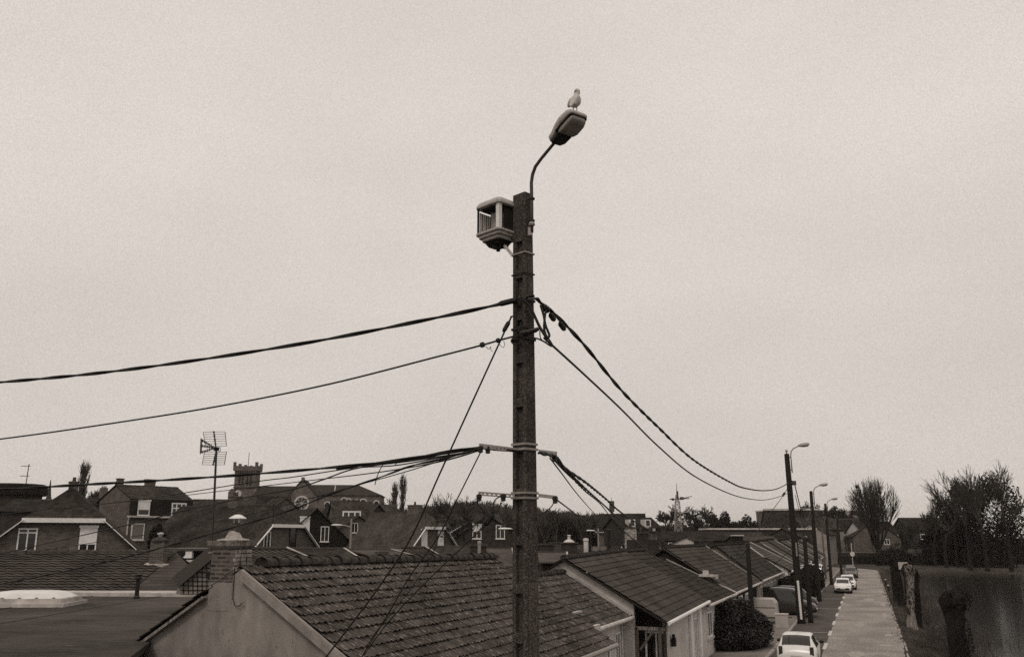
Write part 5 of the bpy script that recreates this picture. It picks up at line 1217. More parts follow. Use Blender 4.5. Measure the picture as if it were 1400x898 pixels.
cobra('pale lamp head reaching in from behind the main pole', 712, 724, 690, 722.5, 70)
cobra('pale street lamp in front of the bare wood right of the main pole', 818, 722, 807, 725, 110)
# lattice mast
def lattice():
    Y = 190; x = cx(928, Y); t = thing('lattice_mast', 'steel lattice mast with antennas above the bare wood', 'mast', (x, Y, 0)); z0, z1, z2_ = 0, hz(686, Y), hz(660, Y); m = MB()
    w_ = 1.05
    for a, b in ((-1, -1), (1, -1), (1, 1), (-1, 1)):
        m.tube([(a*w_, b*w_*.6, 0), (a*.5, b*.45, z1-1), (a*.2, b*.2, z1+1.5)], .065, 4)
    n = 12
    for k in range(n):
        f0, f1 = k/n, (k+1)/n; wa, wb = w_+(.5-w_)*f0, w_+(.5-w_)*f1; za, zb = z1*f0, z1*f1
        for y in (-.5, .5): m.tube([(-wa, y, za), (wb, y, zb)], .05, 3); m.tube([(wa, y, za), (-wb, y, zb)], .05, 3); m.tube([(-wb, y, zb), (wb, y, zb)], .05, 3)
    m.build('lattice', STEEL, t)
    MB().tube([(0, 0, z1), (0, 0, z2_)], [.16, .05], 5).build('tip', STEEL, t)
    MB().tube([(-1.6, 0, hz(682, Y)), (2.6, 0, hz(681, Y))], .1, 4).tube([(.3, 0, hz(682, Y)), (3.2, 0, hz(678, Y))], .07, 4).box((1.0, 0, hz(681, Y)), (.8, .4, .6)).box((-.9, 0, hz(682.5, Y)), (.5, .4, .5)).box((.1, 0, hz(677, Y)), (.4, .3, 1.8)).build('antenna_array', STEEL_D, t)
lattice()
#@@PART4
# ------------------------------------------------------------------ cars
def wheel(par, x, y, r=.31, w_=.2):
    M = Matrix.Translation((x, y, r)) @ Matrix.Rotation(math.pi/2 if y < 0 else -math.pi/2, 4, 'X')
    wo = MB().lathe([(r*.66, -w_/2), (r*.94, -w_/2), (r, -w_*.3), (r, w_*.3), (r*.94, w_/2), (r*.66, w_/2)], 24, M=M).build('wheel', TYRE, par, False)
    m = MB().lathe([(r*.64, w_*.2), (r*.66, w_*.52), (r*.6, w_*.5), (r*.56, w_*.3)], 20, M=M).lathe([(.06, w_*.3), (.06, w_*.5), (.02, w_*.52)], 10, M=M)
    for k in range(5):
        a = 2*math.pi*k/5; m.box(None, (r*.55, .075, .03), M=M @ Matrix.Rotation(a, 4, 'Z') @ Matrix.Translation((r*.32, 0, w_*.42)))
    m.build('rim', RIM, wo)
    MB().lathe([(r*.63, -.02), (r*.63, w_*.15), (.02, w_*.16)], 16, M=M).build('brake_disc', BLACK, wo)
def car(label, pos, ang, paint, L=4.0, W=1.68, H=1.46, van=False, estate=False, name='parked_car', group='cars parked along the road'):
    """local x = forward, origin at the centre on the ground"""
    t = thing(name, label, 'car' if not van else 'van', pos, ang, group)
    hw = W/2; h = L/2
    if van: S = [(-h, .5, .9, .88, 1.2, .8), (-h+.06, .3, .95, .97, H-.25, .84), (-h+.2, .26, .98, 1, H-.06, .84), (-h+.8, .22, 1.0, 1, H, .85), (-.2, .22, 1.0, 1, H, .86), (.55, .22, 1.0, 1, H-.05, .84), (.95, .22, .98, 1, H-.18, .8), (1.35, .24, .95, 1, 1.12, .8), (h-.55, .24, .9, .98, .98, .82), (h-.15, .28, .78, .93, .84, .8), (h, .34, .6, .84, .66, .78)]
    else: S = [(-h, .36, .62, .84, .70, .74), (-h+.06, .28, .82, .93, .92, .78), (-h+.20, .25, .90, .98, 1.02, .76), (-h+.42, .22, .93, 1, H-.16, .72), (-h+.62, .22, .93, 1, H-.04, .72), (-h+1.0, .2, .93, 1, H, .73), (-.1, .2, .92, 1, H, .74), (.3, .2, .91, 1, H-.05, .73), (.62, .2, .9, 1, H-.17, .71), (1.12, .2, .89, 1, .96, .74), (h-.6, .22, .84, .98, .88, .76), (h-.2, .26, .74, .93, .78, .76), (h-.04, .3, .62, .86, .66, .72), (h, .38, .5, .8, .56, .7)]
    def sec(s_):
        x, zb, zl, wb, zt, wt = s_; b = hw*wb; q = hw*wt
        zl2 = min(zl, zt-.03)
        half = [(0, zb), (b*.86, zb), (b*.965, zb+.06), (b, (zb+zl2)/2), (b*.975, zl2), (q+(b*.955-q)*.45 if zt-zl2 > .2 else b*.93, zl2+(zt-zl2)*.5), (q*.97, zt-.035 if zt-zl2 > .1 else zt-.01), (q*.8, zt-.005), (0, zt+.012)]
        return [(x, y, z) for y, z in half]+[(x, -y, z) for y, z in reversed(half[1:-1])]
    secs = [sec(s_) for s_ in S]; m = MB(); n = len(secs[0])
    for q in secs: m.v += q
    for i in range(len(secs)-1):
        for k in range(n): m.f.append((i*n+k, (i+1)*n+k, (i+1)*n+(k+1) % n, i*n+(k+1) % n))
    m.f.append(tuple(range(n))); m.f.append(tuple((len(secs)-1)*n+k for k in range(n)))
    # wheel arches: dark discs proud of the sills
    body = m.build('body', paint, t, True)
    ax = (-h+.75, h-.78)
    for x in ax:
        for sg in (-1, 1):
            MB().lathe([(.385, 0), (.385, .012), (.3, .014)], 22, M=Matrix.Translation((x, sg*hw*.985, .34)) @ Matrix.Rotation(-sg*math.pi/2, 4, 'X')).build('wheel_arch', BLACK, t); wheel(t, x, sg*(hw-.085))
    MB().box((0, 0, .2), (L-1.0, W*.86, .1)).build('underside', BLACK, t)
    def surf(i, f, k, g):        # point between stations i,i+1 (f) and section points k,k+1 (g)
        i2 = min(i+1, len(secs)-1); a = Vector(secs[i][k]).lerp(Vector(secs[i2][k]), f); b = Vector(secs[i][(k+1) % n]).lerp(Vector(secs[i2][(k+1) % n]), f); return a.lerp(b, g)
    def glaze(nm, i0, f0, i1, f1, k0, g0, k1, g1, off, mt=GLASS_C, nu=6, nv=6):
        m = MB(); tot = (i1+f1)-(i0+f0); totk = (k1+g1)-(k0+g0)
        for a in range(nu+1):
            u = i0+f0+tot*a/nu; i = min(int(u), len(secs)-2); f = u-i
            for b in range(nv+1):
                v = k0+g0+totk*b/nv; k = int(v) if int(v) < n else int(v) % n; m.v.append(tuple(surf(i, f, k % n, v-int(v))+off))
        for a in range(nu):
            for b in range(nv): q = a*(nv+1)+b; m.f.append((q, q+nv+1, q+nv+2, q+1))
        return m.build(nm, mt, t, True)
    # section points: 4 = belt, 5 = mid glass, 6 = gutter, 7, 8 = roof centre, mirrored after
    if van:
        glaze('windscreen', 5, .35, 6, .95, 6, .3, 9, .7, Vector((.02, 0, .02)))
        for sg, ka, ga, kb, gb in ((1, 4, .1, 5, .8), (-1, 10, .2, 11, .9)):
            glaze('side_window', 5, -.9, 6, .3, ka, ga, kb, gb, Vector((0, sg*.012, .002)))
            glaze('side_window', 3, .1, 4, .5, ka, ga, kb, gb, Vector((0, sg*.012, .002)))
    else:
        glaze('windscreen', 7, .6, 8, .9, 6, .15, 9, .85, Vector((.018, 0, .015)))
        glaze('rear_window', 2, .2, 4, .1, 6, .15, 9, .85, Vector((-.018, 0, .012)))
        for sg, ka, ga, kb, gb in ((1, 4, .1, 5, .85), (-1, 10, .15, 11, .9)):
            for (i0, f0, i1, f1) in ((5, .95, 7, .9), (4, .1, 5, .8)): glaze('side_window', i0, f0, i1, f1, ka, ga, kb, gb, Vector((0, sg*.012, .002)))
    for sg in (-1, 1):
        MB().lathe([(.03, -.06), (.1, -.03), (.11, .02), (.04, .05)], 12, M=Matrix.Translation((h-.14, sg*hw*.66, .68)) @ Matrix.Rotation(math.pi/2, 4, 'Y') @ Matrix.Diagonal((.75, 1.5, 1, 1))).build('headlight', LIGHTC, t, True)
        MB().box((-h+.05, sg*hw*.76, .86 if not van else 1.0), (.08, .16, .34)).build('tail_light', REDL, t)
        MB().lathe([(.02, -.03), (.08, -.01), (.08, .03), (.02, .05)], 10, M=Matrix.Translation((.72 if not van else 1.05, sg*(hw+.08), 1.0)) @ Matrix.Rotation(-math.pi/2, 4, 'Y') @ Matrix.Diagonal((.9, 1.25, 1, 1))).build('mirror', paint if paint is not CAR_W else BLACK, t, True)
    MB().box((h-.005, 0, .4), (.05, W*.72, .12)).build('grille', BLACK, t)
    MB().box((h+.01, 0, .52), (.02, .5, .1)).build('number_plate', WHITE, t)
    MB().box((-h+.0, 0, .62), (.03, .5, .11)).build('number_plate', WHITE_D, t)
    MB().box((-h-.01, 0, .42), (.08, W*.8, .14)).build('rear_bumper', BLACK, t)
    return t
UA = ROAD_ANG
car('white hatchback at the bottom edge, seen from behind', ST(-3.15, 42.8, .01), UA, CAR_W, 3.95, 1.66, 1.46)
car('white car facing the camera, front one of the parked row', ST(-2.63, 100.5, .01), UA+math.pi, CAR_W, 4.0, 1.7, 1.44)
car('white car parked right behind the front one of the row', ST(-2.3, 107.5, .01), UA+math.pi, CAR_W, 4.3, 1.74, 1.5)
car('grey car with pale bonnet parked third in the row', ST(-2.4, 138, .01), UA+math.pi, CAR_M, 4.3, 1.76, 1.5)
car('dark car parked fourth in the row near the bend', ST(-2.6, 147, .01), UA+math.pi, CAR_D, 4.2, 1.7, 1.45)
car('white van standing off the road beyond the long hedge', ST(-6.3, 122, .01), UA+math.pi, CAR_W, 4.8, 1.9, 2.2, van=True)
car('dark people carrier standing in a front yard behind the tall pole, nose to the road', ST(-6.0, 69.5, .05), UA-math.pi/2-.02, CAR_D, 4.6, 1.8, 1.95, van=True, group=None)
car('dark hatchback in the yard just beyond the people carrier', ST(-6.0, 76, .05), UA-math.pi/2, CAR_D, 4.0, 1.7, 1.75, van=True, group=None)
car('silver car half hidden by the round hedge, nose to the road', ST(-6.9, 49.3, .05), UA-math.pi/2+.05, CAR_S, 4.0, 1.68, 1.45, group=None)
car('pale car glimpsed behind the white fronted bungalow yard', ST(-7.4, 92, .05), UA-math.pi/2, CAR_S, 4.0, 1.68, 1.5, group=None)
# pale small trailer/caravan body
def trailer():
    t = thing('box_trailer', 'small cream box trailer in the yard left of the dark people carrier', 'trailer', ST(-7.0, 62.3, .05), UA-math.pi/2)
    m = MB(); prof = [(-1.25, .45), (1.1, .45), (1.25, .6), (1.2, 1.35), (1.0, 1.6), (-1.15, 1.62), (-1.25, 1.5)]
    m.prism([(x, -.7, z) for x, z in prof], (0, 1.4, 0)); b = m.build('body', CREAM, t); bm = b.modifiers.new('bevel', 'BEVEL'); bm.width = .05; bm.segments = 2
    MB().box((0, 0, .42), (2.55, 1.44, .06)).box((0, -.71, 1.05), (2.3, .02, .04)).build('trim', STEEL_D, t)
    for sg in (-1, 1): wheel(t, -.1, sg*.72, .27, .16)
    MB().tube([(1.2, 0, .42), (2.1, 0, .45)], .04, 6).build('drawbar', STEEL_D, t)
trailer()
t = thing('yard_box', 'small pale cabinet standing at the foot of the tall pole', 'cabinet', ST(-5.3, 59.5, .05), UA)
MB().box((0, 0, .42), (.5, .75, .8)).build('body', CREAM, t); MB().box((0, 0, .85), (.56, .81, .06)).build('lid', WHITE_D, t)

# ------------------------------------------------------------------ vegetation
def leaves(n, lobes, size, seed, shell=.55, flat=.5):
    """small leaf quads spread through overlapping lobes; returns V, F"""
    rg = np.random.default_rng(seed); w_ = np.array([l[3]*l[4]*l[5] for l in lobes]); w_ = w_/w_.sum(); k = rg.choice(len(lobes), n, p=w_); Lb = np.array(lobes)[k]
    d = rg.normal(size=(n, 3)); d /= np.linalg.norm(d, axis=1)[:, None]; r = shell+(1-shell)*rg.random(n)**.6
    r *= 1+.13*np.sin(d[:, 0]*7+k)*np.cos(d[:, 2]*6+k*2)
    P = Lb[:, :3]+d*r[:, None]*Lb[:, 3:6]
    a = rg.normal(size=(n, 3)); a /= np.linalg.norm(a, axis=1)[:, None]; b = np.cross(a, rg.normal(size=(n, 3))); b /= np.linalg.norm(b, axis=1)[:, None]
    s = size*rg.uniform(.5, 1.3, n)[:, None]
    V = np.stack([P-a*s, P-b*s*flat, P+a*s, P+b*s*flat], 1).reshape(-1, 3); Fc = np.arange(4*n).reshape(n, 4); return V, Fc
def bush(name, label, cat, loc, lobes, n, size, m=LEAF_D, seed=1, shell=.6, stem=True, group=None, nm='crown'):
    t = thing(name, label, cat, loc, 0, group); V, Fc = leaves(n, lobes, size, seed, shell); rawmesh(nm, V, Fc, m, t)
    if stem: zc = lobes[0][2]; MB().tube([(0, 0, -.1), (.05, 0, zc*.6), (0, .05, zc*1.2)], [.04*zc+.03, .03*zc+.02, .02*zc], 7).build('trunk', BARK, t)
    return t
class Tree:
    def __init__(s, seed): s.rg = random.Random(seed); s.segs = []
    def grow(s, p, d, L, r, lv, k, up, spread, nb, rmin, curve=.12, ratio=.66):
        rg = s.rg; n = 3 if lv > 0 else 2; pts = [p]; rs = [r]; dd = d.copy()
        r1 = max(rmin, r*.62)
        for i in range(n):
            dd = (dd+Vector((rg.gauss(0, curve), rg.gauss(0, curve), rg.gauss(0, curve)+up*.25))).normalized(); pts.append(pts[-1]+dd*L/n); rs.append(r+(r1-r)*(i+1)/n)
        s.segs.append((pts, rs, lv))
        if lv <= 0: return
        for j in range(nb):
            f = rg.uniform(.35, 1.0) if j else 1.0; q = min(n-1, int(f*n)); a = pts[q].lerp(pts[q+1], f*n-q) if f < 1 else pts[-1]
            az = rg.uniform(0, 2*math.pi); ax = dd.orthogonal().normalized(); ax.rotate(Matrix.Rotation(az, 3, dd)); nd = dd.copy(); nd.rotate(Matrix.Rotation(rg.gauss(spread, spread*.3), 3, ax)); nd = (nd+Vector((0, 0, up))).normalized()
            s.grow(a, nd, L*rg.uniform(ratio*.8, ratio*1.2), max(rmin, r1*rg.uniform(.5, .8)), lv-1, j, up, spread, nb, rmin, curve, ratio)
    def mesh(s, sel, sides=(3, 3, 4, 5, 6, 7)):
        V = []; Fq = []
        for pts, rs, lv in s.segs:
            if not sel(lv): continue
            n = sides[min(lv, 5)]; b = len(V); k = len(pts)
            for i, p in enumerate(pts):
                tg = (pts[min(i+1, k-1)]-pts[max(i-1, 0)]).normalized(); a = tg.orthogonal().normalized() if i == 0 else (a-tg*a.dot(tg)).normalized(); c = tg.cross(a)
                for j in range(n): q = 2*math.pi*j/n; V.append(tuple(p+a*(math.cos(q)*rs[i])+c*(math.sin(q)*rs[i])))
            for i in range(k-1):
                for j in range(n): Fq.append((b+i*n+j, b+i*n+(j+1) % n, b+(i+1)*n+(j+1) % n, b+(i+1)*n+j))
        return np.array(V), np.array(Fq)
def bare_tree(label, loc, H, seed, levels=5, spread=.5, up=.12, nb=4, rmin=.03, r0=None, group=None, m=TWIG, name='bare_tree', trunk=.3, ratio=.66, multi=1, curve=.12, norm=True):
    T = Tree(seed); r0 = r0 or H*.018; Lt = H*trunk; T.segs.append(([Vector((0, 0, -.2)), Vector((0, 0, Lt*.5)), Vector((.02*H*.1, 0, Lt))], [r0*1.25, r0, r0*.85], levels+1))
    for k in range(multi):
        a = 2*math.pi*k/multi+.3; d = Vector((math.cos(a)*(.45 if multi > 1 else .05), math.sin(a)*(.45 if multi > 1 else .05), 1)).normalized(); T.grow(Vector((0, 0, Lt*.95)), d, H*.27, r0*(.8 if multi == 1 else .5), levels, 0, up, spread, nb, rmin, curve, ratio)
    zm = max(p.z for s_ in T.segs for p in s_[0]); f = H/zm
    for i, (pts, rs, lv) in enumerate(T.segs): T.segs[i] = ([Vector((p.x*f, p.y*f, p.z*f)) for p in pts], rs, lv)
    t = thing(name, label, 'tree', loc, 0, group)
    V, Fc = T.mesh(lambda l: l >= levels); rawmesh('trunk', V, Fc, BARK, t, True)
    V, Fc = T.mesh(lambda l: l < levels); rawmesh('crown', V, Fc, m, t)
    return t, T
def gpos(px, Y, z=0): return Vector((cx(px, Y), Y, z))
# big vase shaped tree beyond the bend: upright whips from a pollarded head
def vase_tree():
    Y = 188; loc = gpos(1199, Y); H = hz(651, Y)+.3; t = thing('bare_tree', 'big vase shaped bare tree with upright whips beyond the bend of the road', 'tree', loc); rg = random.Random(8)
    tr = MB(); tr.tube([(0, 0, -.2), (.05, 0, 1.5), (0, 0, 3.4)], [.62, .52, .5], 10); cr = Tree(5)
    for k in range(11):
        a = 2*math.pi*k/11+rg.uniform(-.2, .2); rr = rg.uniform(.12, .62); d = Vector((math.cos(a)*rr, math.sin(a)*rr, 1)).normalized(); p = Vector((math.cos(a)*.25, math.sin(a)*.25, 3.1)); pts = [p]; rs = [.22]
        for i in range(5): d = (d+Vector((rg.gauss(0, .05), rg.gauss(0, .05), .16))).normalized(); pts.append(pts[-1]+d*2.0); rs.append(.22-.035*(i+1))
        cr.segs.append((pts, rs, 3))
        for j in range(22):
            f = rg.uniform(.25, 1)*5; q = min(4, int(f)); b = pts[q].lerp(pts[q+1], f-q); az = rg.uniform(0, 6.28); sd = rg.uniform(.2, .5)
            cr.grow(b, (d+Vector((math.cos(az)*sd+math.cos(a)*.12, math.sin(az)*sd+math.sin(a)*.12, 0))).normalized(), rg.uniform(3.0, 4.6), .06, 1, 0, .12, .3, 6, .036, .06, .62)
    # trim to an even domed top
    tr.build('trunk', BARK, t, True)
    out_ = []
    for pts, rs, lv in cr.segs:
        ok = all(((p.x**2+p.y**2)**.5/(7.0))**2.4 + (max(0, p.z-6)/(H-6))**2.4 < 1.0+rg.uniform(-.08, .05) for p in pts)
        if ok: out_.append((pts, rs, lv))
    cr.segs = out_
    V, Fc = cr.mesh(lambda l: l >= 3, (3, 3, 4, 6)); rawmesh('limbs', V, Fc, BARK, t, True)
    V, Fc = cr.mesh(lambda l: l < 3, (3, 3, 4, 6)); rawmesh('crown', V, Fc, TWIG_L, t)
    n_ = thing('bird_nest', 'dark round nest high in the left side of the vase shaped tree', 'nest', loc+Vector((cx(1178, Y)-cx(1199, Y), 0, hz(664.5, Y)-.3)))
    V, Fc = leaves(400, [(0, 0, .25, .45, .45, .35)], .16, 3, .2, .15); rawmesh('sticks', V, Fc, BARK, n_)
vase_tree()
bare_tree('bare spreading tree standing left of the main pole in front of a gabled house', gpos(640, 82), hz(671, 82), 12, 5, .55, .05, 4, .018, .16, trunk=.28)
bare_tree('bare tree top behind the lattice mast, left of it', gpos(912, 230), hz(688, 230), 21, 5, .6, .02, 4, .07, group='bare trees on the skyline')
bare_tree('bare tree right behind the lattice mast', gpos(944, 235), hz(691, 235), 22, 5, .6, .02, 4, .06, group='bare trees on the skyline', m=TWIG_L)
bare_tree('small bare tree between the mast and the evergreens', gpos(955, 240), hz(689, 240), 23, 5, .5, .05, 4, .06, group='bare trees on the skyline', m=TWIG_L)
for k, (px, py, Y) in enumerate(((1100, 690, 260), (1118, 684, 270), (1138, 690, 255), (1128, 695, 300), (1152, 692, 310), (1088, 699, 300), (1062, 700, 330))):
    bare_tree(('tree with rounded twiggy head left of the second lamp pole', 'tallest bare tree behind the second lamp pole', 'bare tree between second and third lamp poles', 'faint bare tree far behind the second lamp pole', 'faint bare tree by the third lamp pole', 'low bare tree right of the tallest lamp pole', 'faint bare tree left of the tallest lamp pole')[k], gpos(px, Y), hz(py, Y), 30+k, 5, .6, .03, 4, .075, group='bare trees on the skyline', m=(TWIG, TWIG_L)[k % 2])
# poplars: upright columns of fine twigs
def poplar(label, px, py, Y, wpx, seed):
    H = hz(py, Y); Wd = wpx*Y/1233.6/2; t = thing('poplar', label, 'tree', gpos(px, Y), 0, 'bare poplars'); rg = random.Random(seed); T = Tree(seed)
    T.segs.append(([Vector((0, 0, -.2)), Vector((0, 0, H*.5)), Vector((0, 0, H*.98))], [.35, .22, .05], 5))
    for k in range(140):
        z = H*(.3+.63*rg.random()); f = (z/H); env = Wd*max(.15, 1-abs(f-.74)**1.5*5.5)*rg.uniform(.4, 1.05); a = rg.uniform(0, 6.28); e = min(H, z+max(1.5, env*2.6)); mid = Vector((math.cos(a)*env*.75, math.sin(a)*env*.75, z+(e-z)*.45)); end = Vector((math.cos(a)*env, math.sin(a)*env, e))
        T.segs.append(([Vector((0, 0, z)), mid, end], [.08, .06, .045], 1))
        for j in range(5): b = mid.lerp(end, rg.random()); T.segs.append(([b, b+Vector((rg.gauss(0, .35), rg.gauss(0, .35), rg.uniform(.8, 2)))], [.045, .035], 0))
    V, Fc = T.mesh(lambda l: l >= 5); rawmesh('trunk', V, Fc, BARK, t); V, Fc = T.mesh(lambda l: l < 5); rawmesh('crown', V, Fc, TWIG_W, t)
poplar('single tall poplar on the skyline left of the mansard house', 106, 637, 210, 15, 1)
poplar('taller poplar of the pair right of the church', 548.5, 653, 240, 11, 2)
poplar('shorter poplar of the pair right of the church', 538, 665, 240, 9, 3)
for k, (px, py, Y) in enumerate(((128, 668, 200), (140, 672, 210), (526, 680, 230))): bare_tree(('wispy bare tree behind the mansard house', 'second wispy bare tree nearer the mansard house gable', 'faint bare tree left of the poplar pair')[k], gpos(px, Y), hz(py, Y), 50+k, 5, .4, .12, 4, .055, group='bare trees on the skyline', m=TWIG_L)
bush('conifer', 'black narrow conifer in front of the mansard house', 'tree', gpos(214, 76), [(0, 0, 5.3, .75, .7, 1.3), (.15, 0, 4.0, .85, .8, 1.5), (0, 0, 2.4, .8, .8, 1.8)], 5000, .12, LEAF_D, 3, .5)
for k, (px, Y, zt, wd, lab) in enumerate(((960, 215, 708, 5, 'dark evergreen left of the evergreen clump beside the mast'), (973, 210, 703, 5, 'evergreen with a pointed crown in the middle of the clump'), (985, 208, 699, 6, 'tallest dark evergreen of the clump right of the mast'), (999, 212, 705, 5, 'evergreen on the right slope of the clump'), (1016, 216, 704, 6, 'round dark evergreen apart at the right of the clump'), (1030, 225, 712, 6, 'low evergreen below the distant flat roofed block'))):
    H = hz(zt, Y); rg = random.Random(k); lb = [(rg.uniform(-1, 1)*wd*.25, rg.uniform(-1, 1), H*(.2+.13*j), wd*(.5-.06*j)*rg.uniform(.8, 1.1), wd*.4, H*.16) for j in range(6)]
    bush('evergreen_tree', lab, 'tree', gpos(px, Y), [tuple(l) for l in lb], 5000, .28, LEAF_D, 60+k, .4, group='evergreens right of the mast')
for k, (px, Y, yt, w_, lab) in enumerate(((470, 105, 741, 1.4, 'small dark shrub at the foot of the pale street lamp'), (560, 130, 712, 5, 'dark rounded shrub mass behind the half hipped house'), (600, 150, 704, 7, 'dark evergreen mound left of the spreading bare tree'))):
    H = hz(yt, Y); bush('shrub', lab, 'shrub', gpos(px, Y), [(0, 0, H*.6, w_, w_, H*.4), (w_*.5, 0, H*.4, w_*.8, w_, H*.4)], 3500, .2, IVY, 80+k, .5)

# the wood: one far mass of bare trees
def wood():
    base = []
    for k in range(5):
        T = Tree(100+k); T.segs.append(([Vector((0, 0, -.2)), Vector((0, 0, 4.5))], [.22, .17], 5)); T.grow(Vector((0, 0, 4)), Vector((0, 0, 1)), 3.6, .15, 4, 0, .22, .36, 4, .06, .1, .72)
        zm = max(p.z for s_ in T.segs for p in s_[0]); V, Fc = T.mesh(lambda l: True, (3, 3, 3, 4, 4, 4)); V[:, 2] /= zm; base.append((V, Fc))
    rg = np.random.default_rng(5); VV = []; FF = []; nv = 0
    def env(px):
        xs = [-200, 16, 180, 420, 520, 560, 600, 640, 680, 740, 800, 830, 850, 900, 960, 1040, 1240, 1275, 1300, 1330, 1420]; ys = [700, 700, 698, 690, 690, 688, 681, 679, 682, 688, 694, 700, 710, 712, 712, 712, 715, 706, 694, 680, 650]
        return np.interp(px, xs, ys)
    for k in range(760):
        px = rg.uniform(540, 1060) if k < 600 else rg.uniform(-150, 1240); Y = rg.uniform(225, 330) if px > 520 else rg.uniform(300, 420)
        if 735 < px < 850 and rg.random() < .7: Y = rg.uniform(160, 220)
        H = hz(env(px)+rg.uniform(0, 10), Y)*rg.uniform(.9, 1.0); V, Fc = base[k % 5]; a = rg.uniform(0, 6.28); s = rg.uniform(.8, 1.25)*max(.8, H/15); R_ = np.array([[math.cos(a), -math.sin(a)], [math.sin(a), math.cos(a)]])
        W_ = V.copy(); W_[:, :2] = W_[:, :2] @ R_.T*s; W_[:, 2] *= H; W_ += np.array([cx(px, Y), Y, 0]); VV.append(W_); FF.append(Fc+nv); nv += len(W_)
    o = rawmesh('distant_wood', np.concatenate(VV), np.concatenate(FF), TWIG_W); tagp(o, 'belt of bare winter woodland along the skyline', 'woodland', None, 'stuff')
    V, Fc = [], []
    lob = []
    for k in range(240):
        px = rg.uniform(540, 1300) if k < 190 else rg.uniform(-200, 540); Y = rg.uniform(235, 300); yb = {0: 716}.get(0); top = hz(rg.uniform(717, 730), Y); lob.append((cx(px, Y), Y, top*.55, 4.2, 3, top*.5))
    for k in range(60): px = rg.uniform(728, 862); Y = rg.uniform(165, 215); top = hz(rg.uniform(712, 724), Y); lob.append((cx(px, Y), Y, top*.5, 3, 3, top*.5))
    V, Fc = leaves(75000, lob, .4, 9, .35); o = rawmesh('undergrowth', V, Fc, IVY); tagp(o, 'dark undergrowth and brambles at the foot of the far wood', 'undergrowth', None, 'stuff')
wood()

# hedge bush before the terrace, nearest on the right
rg = random.Random(31); hl = [(-1.1, .0, 1.15, 1.3, 1.3, 1.15), (.6, .2, 1.2, 1.3, 1.2, 1.2), (-2.0, .5, 1.0, .9, 1.0, 1.1), (1.6, .4, .95, .8, .9, .95), (0, -.4, .7, 1.9, 1.2, .75)]
for k in range(46):
    a = rg.uniform(0, 6.28); e = rg.uniform(.1, 1.45); q = rg.uniform(.9, 1.06); hl.append((-.2+2.35*math.cos(a)*math.cos(e)*q, .1+1.35*math.sin(a)*math.cos(e)*q, .95+1.4*math.sin(e)*q, rg.uniform(.18, .42), rg.uniform(.18, .4), rg.uniform(.15, .38)))
bush('hedge', 'large round clipped laurel hedge in front of the terrace, beside the lone post', 'hedge', ST(-6.9, 47.3, 0), hl, 42000, .07, LEAF_H, 4, .5)
hb = CH[list(CH)[-1]][0]; ht_ = hb.parent; T = Tree(77)
for k in range(60):
    a = rg.uniform(0, 6.28); e = rg.uniform(.5, 1.4); p = Vector((-.2+2.1*math.cos(a)*math.cos(e), .1+1.2*math.sin(a)*math.cos(e), .95+1.3*math.sin(e))); d = Vector((math.cos(a)*.5, math.sin(a)*.5, 1)).normalized(); T.grow(p, d, rg.uniform(.2, .5), .008, 1, 0, .1, .4, 2, .006, .1, .6)
V, Fc = T.mesh(lambda l: True); rawmesh('twigs', V, Fc, TWIG, ht_)
for k, (s, t_, lobes, lab) in enumerate(((-5.9, 79.5, [(0, 0, 1.1, 1.3, 1.6, 1.3), (.2, 2, 1.1, 1.2, 1.6, 1.25)], 'dark hedge right of the people carrier below the second lamp pole'), (-5.9, 86, [(0, 0, 1.2, 1.3, 2.2, 1.4), (0, 3, 1.2, 1.3, 2.0, 1.35)], 'long dark hedge behind the second lamp pole'), (-5.9, 93.5, [(0, 0, 1.2, 1.3, 2.2, 1.4), (0, 3, 1.1, 1.2, 2.0, 1.3)], 'dark hedge left of the front parked white car'), (-6.1, 104, [(0, 0, 1.2, 1.3, 3.2, 1.4)], 'dark hedge running on behind the parked white cars'))):
    bush('hedge', lab, 'hedge', ST(s, t_, 0), lobes, 9000, .11, LEAF_D, 20+k, .6, group='hedges along the pavement')

# ------------------------------------------------------------------ right bank: old stumps, far bank, trees
def stump(label, s, t_, top_py, r, seed, pale=False, head=True):
    b = ST(s, t_, -.1 if s < 2.6 else -.5); H = hz(top_py, b.y)-b.z; t = thing('stump', label, 'tree stump', b, 0, 'old lopped trunks on the bank'); rg = random.Random(seed); m = MB(); n = 12; K = 16
    for i in range(K+1):
        f = i/K; z = H*f; rr = r*(1.3-.45*min(1, f*4) + (.38*math.exp(-((f-.9)/.1)**2) if head else 0)); cxo = math.sin(f*3+seed)*.08*r*3
        if i == K: rr *= .55
        for k in range(n): a = 2*math.pi*k/n; q = rr*(1+.14*math.sin(3*a+seed+f*4)+rg.uniform(-.09, .09)); m.v.append((cxo+q*math.cos(a), q*math.sin(a), z+rg.uniform(-.03, .03)))
    for i in range(K):
        for k in range(n): m.f.append((i*n+k, i*n+(k+1) % n, (i+1)*n+(k+1) % n, (i+1)*n+k))
    m.f.append(tuple(range(n))); m.f.append(tuple(K*n+k for k in range(n)))
    m.build('trunk', WOODPALE if pale else BARK, t)
    V, Fc = leaves(1500, [(0, 0, H*.9, r*1.5, r*1.5, H*.1+.1), (0, 0, H*.45, r*1.15, r*1.15, H*.4)], .06, seed, .8); rawmesh('ivy', V, Fc, IVY, t)
    if head:
        for k in range(6): a = k*1.05+rg.uniform(-.3, .3); MB().tube([(math.cos(a)*r*.6, math.sin(a)*r*.6, H*.9), (math.cos(a)*r*1.5, math.sin(a)*r*1.5, H*(.93+.08*rg.random()))], [.07, .035], 5).build('branch_stub', BARK, t)
stump('nearest thick lopped trunk, ivy covered, at the bottom right', 3.35, 43.5, 808, .44, 3)
stump('bleached split trunk in the middle of the bank', 2.3, 63, 771, .27, 5, True)
